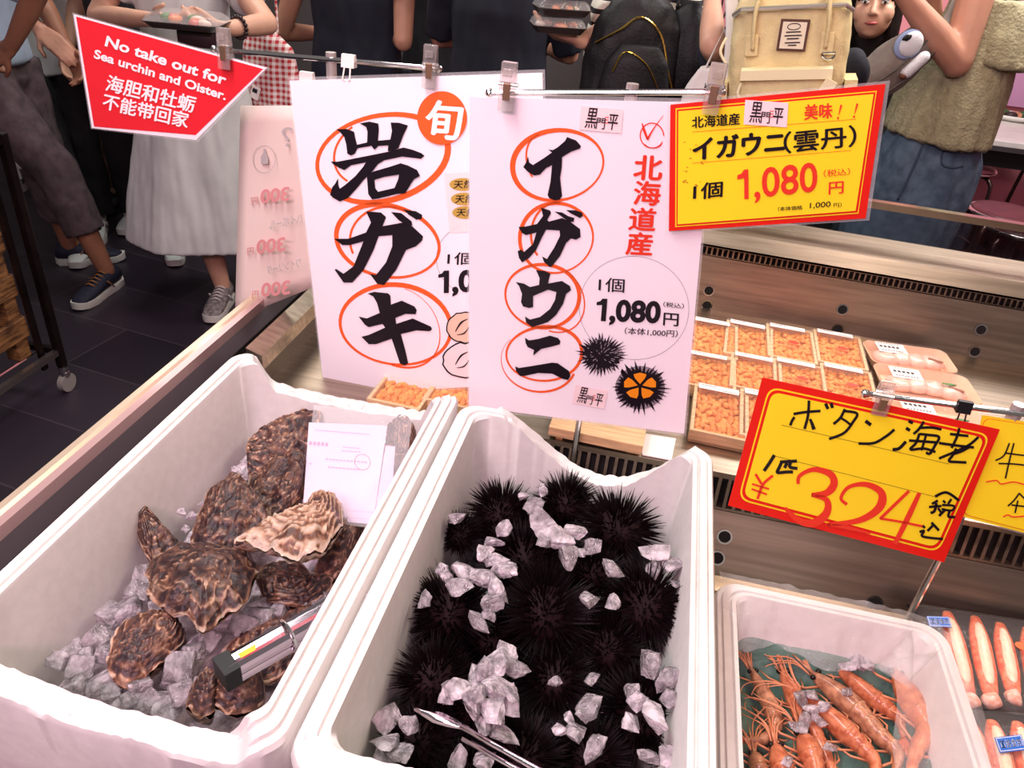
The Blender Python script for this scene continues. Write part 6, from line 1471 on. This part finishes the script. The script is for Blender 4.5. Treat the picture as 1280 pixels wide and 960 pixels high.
# black round bag just right of it
c2 = at_y(855, 72, 2.72); t = thing('shoulder_bag', tuple(c2 - V((0, 0, .15))), 'plain black rounded bag right of the gold-zipped backpack', 'bag')
g = MB(); g.ball(c2, (.10, .08, .16), None, 3); fuse(g, .009, 3, folds(.008, 18, 10)).build('body', BLK, t, smooth=True)
MB().tube(spline([c2 + V((-.05, -.02, .14)), c2 + V((-.03, .03, .27)), c2 + V((.03, .05, .40))], 6), .012, 8, flat=.4).build('strap', BLK, t, smooth=True)
# cream backpack
CRM = mat('cream_canvas', (226, 208, 156), .8, var=.05, scale=30, bump=.25, bscale=160); CRM2 = mat('pale_cream_strap', (238, 226, 186), .8)
c = at_y(985, 66, 2.24); tl = R(-10); Rz = Matrix.Rotation(R(-6), 3, 'Z') @ Matrix.Rotation(tl * .9, 3, 'Y')
t = thing('backpack', tuple(c - V((0, 0, .19))), 'cream canvas backpack with zipped top, printed patch and front pocket', 'backpack')
L_ = lambda x, y, z: c + Rz @ V((x, y, z))
def sq(rx, ry, zz, p=.45): return [L_(rx * math.copysign(abs(math.cos(a * math.pi / 16)) ** p, math.cos(a * math.pi / 16)), ry * math.copysign(abs(math.sin(a * math.pi / 16)) ** p, math.sin(a * math.pi / 16)), zz) for a in range(32)]
g = MB().rings([sq(.125, .065, -.20), sq(.142, .080, -.17), sq(.144, .082, 0), sq(.140, .078, .10), sq(.128, .060, .135), sq(.12, .040, .145)]); fuse(g, .007, 3, folds(.004, 25, 15)).build('body', CRM, t, smooth=True)
g = MB().rings([[p + Rz @ V((0, -.078, 0)) for p in sq(rx, ry, zz)] for zz, rx, ry in ((-.19, .10, .02), (-.17, .108, .032), (-.06, .108, .032), (-.02, .10, .014))]); fuse(g, .007, 3, folds(.003, 25, 15)).build('front_pocket', CRM, t, smooth=True)
MB().rings([[L_(x, y, z) for y, z in ((-.082, -.022), (-.118, -.025), (-.118, -.048), (-.100, -.055))] for x in (-.108, .108)]).build('pocket_flap', CRM2, t)
MB().tube([L_(-.138, -.055, .098), L_(-.12, -.085, .112), L_(.12, -.085, .112), L_(.138, -.055, .098)], .006, 8).build('zip', mat('silver_zip', (206, 206, 196), .3, .8), t)
for sx in (-1, 1):
    MB().tube(spline([L_(sx * .085, -.088, .02), L_(sx * .085, -.092, .10), L_(sx * .07, -.05, .19), L_(sx * .05, 0, .235), L_(0, 0, .245)], 6), [.011] * 25, 8, flat=.5).build('handle', CRM, t, smooth=True)
    MB().box(L_(sx * .088, -.088, .03), (.032, .008, .05), Rz, .003).build('handle_patch', CRM, t)
    MB().rings([[L_(sx * .142 + sx * .03 * k_, y, z) for y, z in ((-.06, -.19), (.05, -.19), (.05, -.06), (-.06, -.06))] for k_ in (0, 1)]).build('side_pocket', CRM, t)
    MB().tube(spline([L_(sx * .07, .06, .13), L_(sx * .10, .10, .18), L_(sx * .12, .20, .12), L_(sx * .13, .22, -.05)], 6), .02, 8, flat=.35).build('shoulder_strap', CRM2, t, smooth=True)
pt = MB().box(L_(.008, -.0875, .050), (.068, .004, .072), Rz @ Matrix.Rotation(R(4), 3, 'Y'), .001).build('patch_frame', mat('brown_leather', (84, 50, 40), .5), t)
MB().box(L_(.008, -.090, .050), (.056, .003, .060), Rz @ Matrix.Rotation(R(4), 3, 'Y')).build('patch', mat('ivory_patch', (232, 222, 196), .6), pt)
pr = MB()
for i, (w_, zz) in enumerate(((.034, .058), (.040, .050), (.028, .043), (.036, .034), (.02, .028))): pr.box(L_(.008, -.092, zz), (w_, .001, .0026), Rz)
pr.tube([L_(.008 + .015 * math.cos(a * math.pi / 8), -.092, .070 + .007 * math.sin(a * math.pi / 8)) for a in range(17)], .0010, 5); pr.build('patch_print', INK, pt)
MB().tube([L_(.095 + .015 * math.cos(a * math.pi / 6 + 3.14), -.094, .008 + .015 * math.sin(a * math.pi / 6 + 3.14)) for a in range(7)] + [L_(.08, -.094, .008)], .003, 6).build('ring', CHROME, t)
MB().box(L_(.098, -.122, -.07), (.030, .004, .045), Rz @ Matrix.Rotation(R(30), 3, 'Y'), .001).build('tag', CRM2, t)
for x0_, z0_ in ((-.15, .05), (-.10, -.05)): MB().tube(spline([L_(x0_, -.09, z0_), L_(x0_ - .012, -.10, z0_ - .03), L_(x0_ + .004, -.10, z0_ - .06)], 5), .004, 6).build('zip_cord', CRM2, t, smooth=True)
q = at_y(932, 102, 2.20); t = thing('grey_pouch', tuple(q - V((0, 0, .03))), 'small ribbed grey pouch hanging at the corner of the cream backpack', 'pouch'); MB().box(q, (.075, .03, .05), Rz, .012).build('body', mat('grey_mesh', (190, 186, 180), .8), t, smooth=True); MB().tube([q + V((-.03, 0, .02)), q + V((0, .0, .05)), q + V((.03, 0, .02))], .003, 6).build('loop', CRM2, t)
MB_ = MB().tube(spline([at_y(915, -10, 2.36), at_y(916, 40, 2.30), at_y(912, 90, 2.27), at_y(905, 130, 2.27)], 6), .02, 8, flat=.3); single(MB_.build('tote_strap', mat('white_webbing', (222, 218, 212), .8), None, smooth=True), 'white strap hanging between the bent elbow and the cream backpack', 'strap')
q = at_y(898, 118, 2.33); t = thing('tote_bag', tuple(q - V((0, 0, .16))), 'white cloth tote behind the clip of the yellow sign', 'bag'); g = MB(); loft(g, [(q - V((0, 0, .16)), .10, .05), (q, .10, .05), (q + V((0, 0, .07)), .07, .03)], 0); fuse(g, .009, 3, folds(.008, 20, 8)).build('body', mat('white_canvas', (216, 208, 204), .85), t, smooth=True); MB().tube([q + V((-.05, 0, .06)), q + V((-.02, .03, .16)), q + V((.05, 0, .06))], .008, 8, flat=.4).build('handle', mat('white_canvas', (216, 208, 204), .85), t)
# grey shoulder bag with white plush charms
GRB = mat('grey_nylon', (132, 122, 114), .7, bump=.3, bscale=60)
c = at_y(1112, 84, 2.96); Rz = Matrix.Rotation(R(15), 3, 'Z') @ Matrix.Rotation(R(44), 3, 'Y')
L_ = lambda x, y, z: c + Rz @ V((x, y, z)); t = thing('shoulder_bag', tuple(c - V((0, 0, .15))), 'grey nylon sling bag across the olive-topped person', 'bag')
g = MB().rings([[L_(rx * math.cos(a * math.pi / 12), ry * math.sin(a * math.pi / 12), zz) for a in range(24)] for zz, rx, ry in ((-.15, .05, .03), (-.12, .075, .05), (0, .082, .06), (.12, .065, .05), (.16, .03, .025))]); fuse(g, .008, 3, folds(.006, 22, 8)).build('body', GRB, t, smooth=True)
for x_ in (-.02, .03): MB().tube([L_(x_, -.066, -.11), L_(x_ + .008, -.070, 0), L_(x_, -.055, .12)], .003, 6).build('zip', mat('dark_zip', (84, 78, 74), .5), t)
MB().tube(spline([L_(0, 0, .15), L_(.02, .06, .24), L_(.02, .16, .34)], 6), .022, 8, flat=.3).build('strap', GRB, t, smooth=True)
q = at_y(1139, 55, 2.90); t = thing('plush_charm', tuple(q - V((0, 0, .04))), 'round white plush charm with blue edge on the grey bag', 'charm')
g = MB().ball(q, (.034, .016, .040), Matrix.Rotation(R(20), 3, 'Y'), 3); g.build('body', mat('white_plush', (226, 226, 230), .9, bump=.4, bscale=300), t, smooth=True)
MB().ball(q + V((-.006, .006, -.003)), (.042, .012, .047), Matrix.Rotation(R(20), 3, 'Y'), 3).build('rim', mat('blue_plush', (150, 168, 206), .9), t, smooth=True)
for x_ in (-.026, -.018): MB().ball(q + V((x_, -.014, .018)), (.007, .004, .012), Matrix.Rotation(R(40), 3, 'Y'), 2).build('dark_patch', BLACKP, t)
q2 = at_y(1142, 82, 2.90); t = thing('plush_charm', tuple(q2 - V((0, 0, .04))), 'white cylinder plush charm with brown end below the round one', 'charm')
g = MB(); cap(g, q2 + V((.022, 0, .028)), q2 + V((-.014, 0, -.024)), .019, .019); g.build('body', mat('white_plush', (226, 226, 230), .9), t, smooth=True); MB().ball(q2 + V((-.022, -.006, -.034)), (.013, .013, .010), None, 2).build('end', mat('brown_plush', (110, 70, 50), .9), t, smooth=True)
# gingham bag
def gingham():
    m = bpy.data.materials.new('red_gingham'); m.use_nodes = True; nt = m.node_tree; b = nt.nodes['Principled BSDF']; b.inputs['Roughness'].default_value = .9
    tc = nt.nodes.new('ShaderNodeTexCoord'); sx = nt.nodes.new('ShaderNodeSeparateXYZ'); nt.links.new(tc.outputs['Object'], sx.inputs[0]); o_ = []
    for ax in ('X', 'Z'):
        mu = nt.nodes.new('ShaderNodeMath'); mu.operation = 'MULTIPLY'; mu.inputs[1].default_value = 1 / .022; fr = nt.nodes.new('ShaderNodeMath'); fr.operation = 'FRACT'; gt = nt.nodes.new('ShaderNodeMath'); gt.operation = 'GREATER_THAN'; gt.inputs[1].default_value = .5
        nt.links.new(sx.outputs[ax], mu.inputs[0]); nt.links.new(mu.outputs[0], fr.inputs[0]); nt.links.new(fr.outputs[0], gt.inputs[0]); o_.append(gt)
    ad = nt.nodes.new('ShaderNodeMath'); ad.operation = 'ADD'; nt.links.new(o_[0].outputs[0], ad.inputs[0]); nt.links.new(o_[1].outputs[0], ad.inputs[1]); hf = nt.nodes.new('ShaderNodeMath'); hf.operation = 'MULTIPLY'; hf.inputs[1].default_value = .5; nt.links.new(ad.outputs[0], hf.inputs[0])
    r = nt.nodes.new('ShaderNodeValToRGB'); r.color_ramp.elements[0].color = lin((236, 220, 216)); r.color_ramp.elements[1].color = lin((178, 40, 48)); nt.links.new(hf.outputs[0], r.inputs[0]); nt.links.new(r.outputs[0], b.inputs['Base Color']); return m
q = at_y(336, 92, 2.98); t = thing('gingham_bag', tuple(q - V((0, 0, .22))), 'red and white gingham tote between the white dress and the navy T-shirt', 'bag')
g = MB(); loft(g, [(q + V((.02, 0, -.24)), .15, .06), (q + V((.01, 0, -.08)), .14, .07), (q + V((0, 0, .10)), .10, .05), (q + V((-.01, 0, .17)), .05, .03)], 0); fuse(g, .008, 3, folds(.012, 18, 6)).build('body', gingham(), t, smooth=True)
MB().tube(spline([q + V((-.04, 0, .15)), q + V((-.03, .02, .30)), q + V((.02, .05, .32)), q + V((.05, 0, .14))], 6), .012, 8, flat=.4).build('handle', gingham(), t, smooth=True)
q3 = at_y(319, 116, 2.90); lb = MB().box(q3, (.035, .002, .05), Matrix.Rotation(R(20), 3, 'Y')).build('tag', LABELW, t); MB().box(q3 + V((0, -.0015, .008)), (.020, .001, .016), Matrix.Rotation(R(20), 3, 'Y')).build('tag_print', INK, lb)
# ---- dark metal trolley with a scorched wooden crate at the left
RUST = mat('dark_bronze_metal', (58, 46, 44), .35, .8, var=.3, scale=12)
t = thing('trolley', (-2.17, 1.7, 0), 'dark metal rack trolley with casters at the left edge', 'trolley')
xs, ys = (-2.45, -1.90), (1.47, 1.95)
for x in xs:
    for y in ys:
        MB().box((x, y, .50), (.026, .026, .80), None, .003).build('post', RUST, t)
        w = MB().rings([[(x + xo, y + .034 * math.cos(a * math.pi / 10), .034 + .034 * math.sin(a * math.pi / 10)) for a in range(20)] for xo in (-.011, .011)]).build('caster', mat('grey_rubber', (150, 144, 140), .6), t, angle=40)
        MB().tube([(x, y, .06), (x, y, .10)], .016, 10).build('caster_stem', CHROME, w)
        MB().box((x, y, .072), (.034, .02, .014), None, .003).build('caster_fork', CHROME, w)
for z_ in (.16, .88):
    for y in ys: MB().box((-2.175, y, z_), (.55, .02, .02)).build('rail', RUST, t)
    for x in xs: MB().box((x, 1.71, z_), (.02, .48, .02)).build('rail', mat('worn_bright_metal', (150, 140, 136), .25, .9) if z_ < .5 else RUST, t)
for i in range(5): MB().tube([(-2.45 + .11 * (i + .5), 1.47, .165), (-2.45 + .11 * (i + .5), 1.95, .165)], .005, 6).build('shelf_wire', CHROME, t)
MB().box((-1.925, 1.90, .50), (.012, .02, .78)).build('inner_post', RUST, t)
SCW = mat('scorched_wood', (150, 104, 62), .6, col2=(70, 42, 26), scale=5, stretch=(3, 3, 18), detail=6)
t = thing('wooden_crate', (-2.2, 1.72, .17), 'scorched wooden slat crate standing inside the metal trolley', 'crate')
for x in (-2.33, -1.97):
    for y in (1.56, 1.86): MB().box((x, y, .41), (.05, .05, .48), None, .003).build('post', SCW, t)
for z_ in (.28, .43, .58):
    for y in (1.532, 1.888): MB().box((-2.15, y, z_), (.42, .014, .07), None, .002).build('slat', SCW, t)
    for x in (-2.358, -1.942): MB().box((x, 1.71, z_), (.014, .36, .07), None, .002).build('slat', SCW, t)
# ---- white cart behind
t = thing('cart', (-3.24, 3.84, 0), 'white metal cart frame with caster behind the red sign', 'cart'); WM = mat('white_metal', (206, 206, 206), .35)
for x in (-3.44, -3.04):
    for y in (3.58, 4.1):
        MB().tube([(x, y, .07), (x, y, .75)], .013, 10).build('post', WM, t)
        w = MB().rings([[(x + xo, y + .032 * math.cos(a * math.pi / 10), .032 + .032 * math.sin(a * math.pi / 10)) for a in range(20)] for xo in (-.012, .012)]).build('caster', mat('grey_rubber', (150, 144, 140), .6), t, angle=40); MB().box((x, y, .06), (.032, .022, .03), None, .004).build('caster_fork', CHROME, w)
for z_ in (.14, .74): MB().box((-3.24, 3.84, z_), (.44, .54, .02), None, .004).build('shelf', WM, t)
# ---- eating corner at the right
t = thing('counter_table', (1.8, 4.72, 0), 'white counter table against the pink wall at the right', 'table')
TBL = mat('brushed_table_top', (226, 220, 216), .35, .2, var=.06, scale=10)
MB().box((2.05, 4.66, .775), (1.9, .60, .03), None, .004).build('tabletop', TBL, t); MB().box((2.05, 4.367, .762), (1.9, .012, .05), None, .002).build('edge_strip', CHROME, t)
for x in (1.2, 2.9):
    for y in (4.45, 4.9): MB().tube([(x, y, 0), (x, y, .76)], .02, 10).build('leg', CHROME, t)
MB().box((2.05, 4.42, .70), (1.86, .02, .10)).build('apron', BLACKP, t)
q = at_z(1266, 148, .80); t = thing('food_plate', tuple(q - V((0, 0, .01))), 'white boat-shaped dish of food on the counter table', 'plate')
MB().rings([[q + V((rx * math.cos(a * math.pi / 14), ry * math.sin(a * math.pi / 14), zz)) for a in range(28)] for rx, ry, zz in ((.10, .06, -.01), (.17, .10, .022), (.165, .095, .024), (.09, .05, 0))]).build('dish', mat('white_china', (236, 234, 230), .2), t, smooth=True)
for i, (x, y, m_) in enumerate([(-.10, 0, (190, 60, 60)), (-.05, .03, (70, 110, 60)), (0, -.02, (220, 150, 110)), (.05, .02, (60, 90, 54)), (.09, -.01, (226, 190, 160)), (-.03, -.04, (60, 40, 40))]): MB().ball(q + V((x, y, .022)), (.035, .025, .02), None, 2).build('food_piece', mat('dish_food_%d' % i, m_, .5, var=.3, scale=60), t, smooth=True)
SEAT = mat('maroon_seat', (96, 44, 52), .4, var=.15, scale=30); STL = mat('dark_tube', (92, 74, 72), .25, .9)
def stool(x, y, h, label):
    t = thing('stool', (x, y, 0), label, 'stool', 'round stools at the counter table'); cr = lambda r_, z_, n=28: [(x + r_ * math.cos(a * 2 * math.pi / n), y + r_ * math.sin(a * 2 * math.pi / n), z_) for a in range(n)]
    MB().rings([cr(.13, h - .03), cr(.150, h - .022), cr(.155, h - .008), cr(.148, h), cr(.10, h + .004)]).build('seat', SEAT, t, smooth=True)
    MB().tube([(x + .158 * math.cos(a * math.pi / 16), y + .158 * math.sin(a * math.pi / 16), h - .014) for a in range(33)], .009, 8, caps=False).build('seat_ring', CHROME, t, smooth=True)
    for k_ in range(4):
        a = math.pi / 4 + k_ * math.pi / 2; ca, sa = math.cos(a), math.sin(a); MB().tube(spline([(x + .10 * ca, y + .10 * sa, h - .03), (x + .16 * ca, y + .16 * sa, h - .05), (x + .185 * ca, y + .185 * sa, h - .14), (x + .21 * ca, y + .21 * sa, .01)], 6), .011, 8).build('leg', STL, t, smooth=True)
    MB().tube([(x + .19 * math.cos(a * math.pi / 16), y + .19 * math.sin(a * math.pi / 16), .2) for a in range(33)], .007, 8, caps=False).build('foot_ring', STL, t, smooth=True)
q = at_z(1205, 205, .62); stool(q.x, q.y, .62, 'maroon round stool under the counter table behind the denim skirt')
q = at_z(1262, 264, .62); stool(q.x, q.y, .62, 'maroon round stool nearest the display case at the right edge')
q = at_z(1330, 200, .62); stool(q.x, q.y, .62, 'maroon round stool at the right edge, farther back')
# wire basket hung on the pink wall
q = at_y(870, 8, 4.93); t = thing('wire_rack', tuple(q), 'black wire rack hung on the pink wall above the bags', 'rack')
for i in range(12): MB().tube(spline([q + V((-.30 + i * .055, .0, .25)), q + V((-.30 + i * .055, -.02, .0)), q + V((-.285 + i * .055, -.05, -.05)), q + V((-.27 + i * .055, -.02, .0))], 4), .005, 6).build('hook', BLACKP, t, smooth=True)
MB().tube([q + V((-.34, 0, .1)), q + V((.36, 0, .1))], .006, 6).build('rail', BLACKP, t)
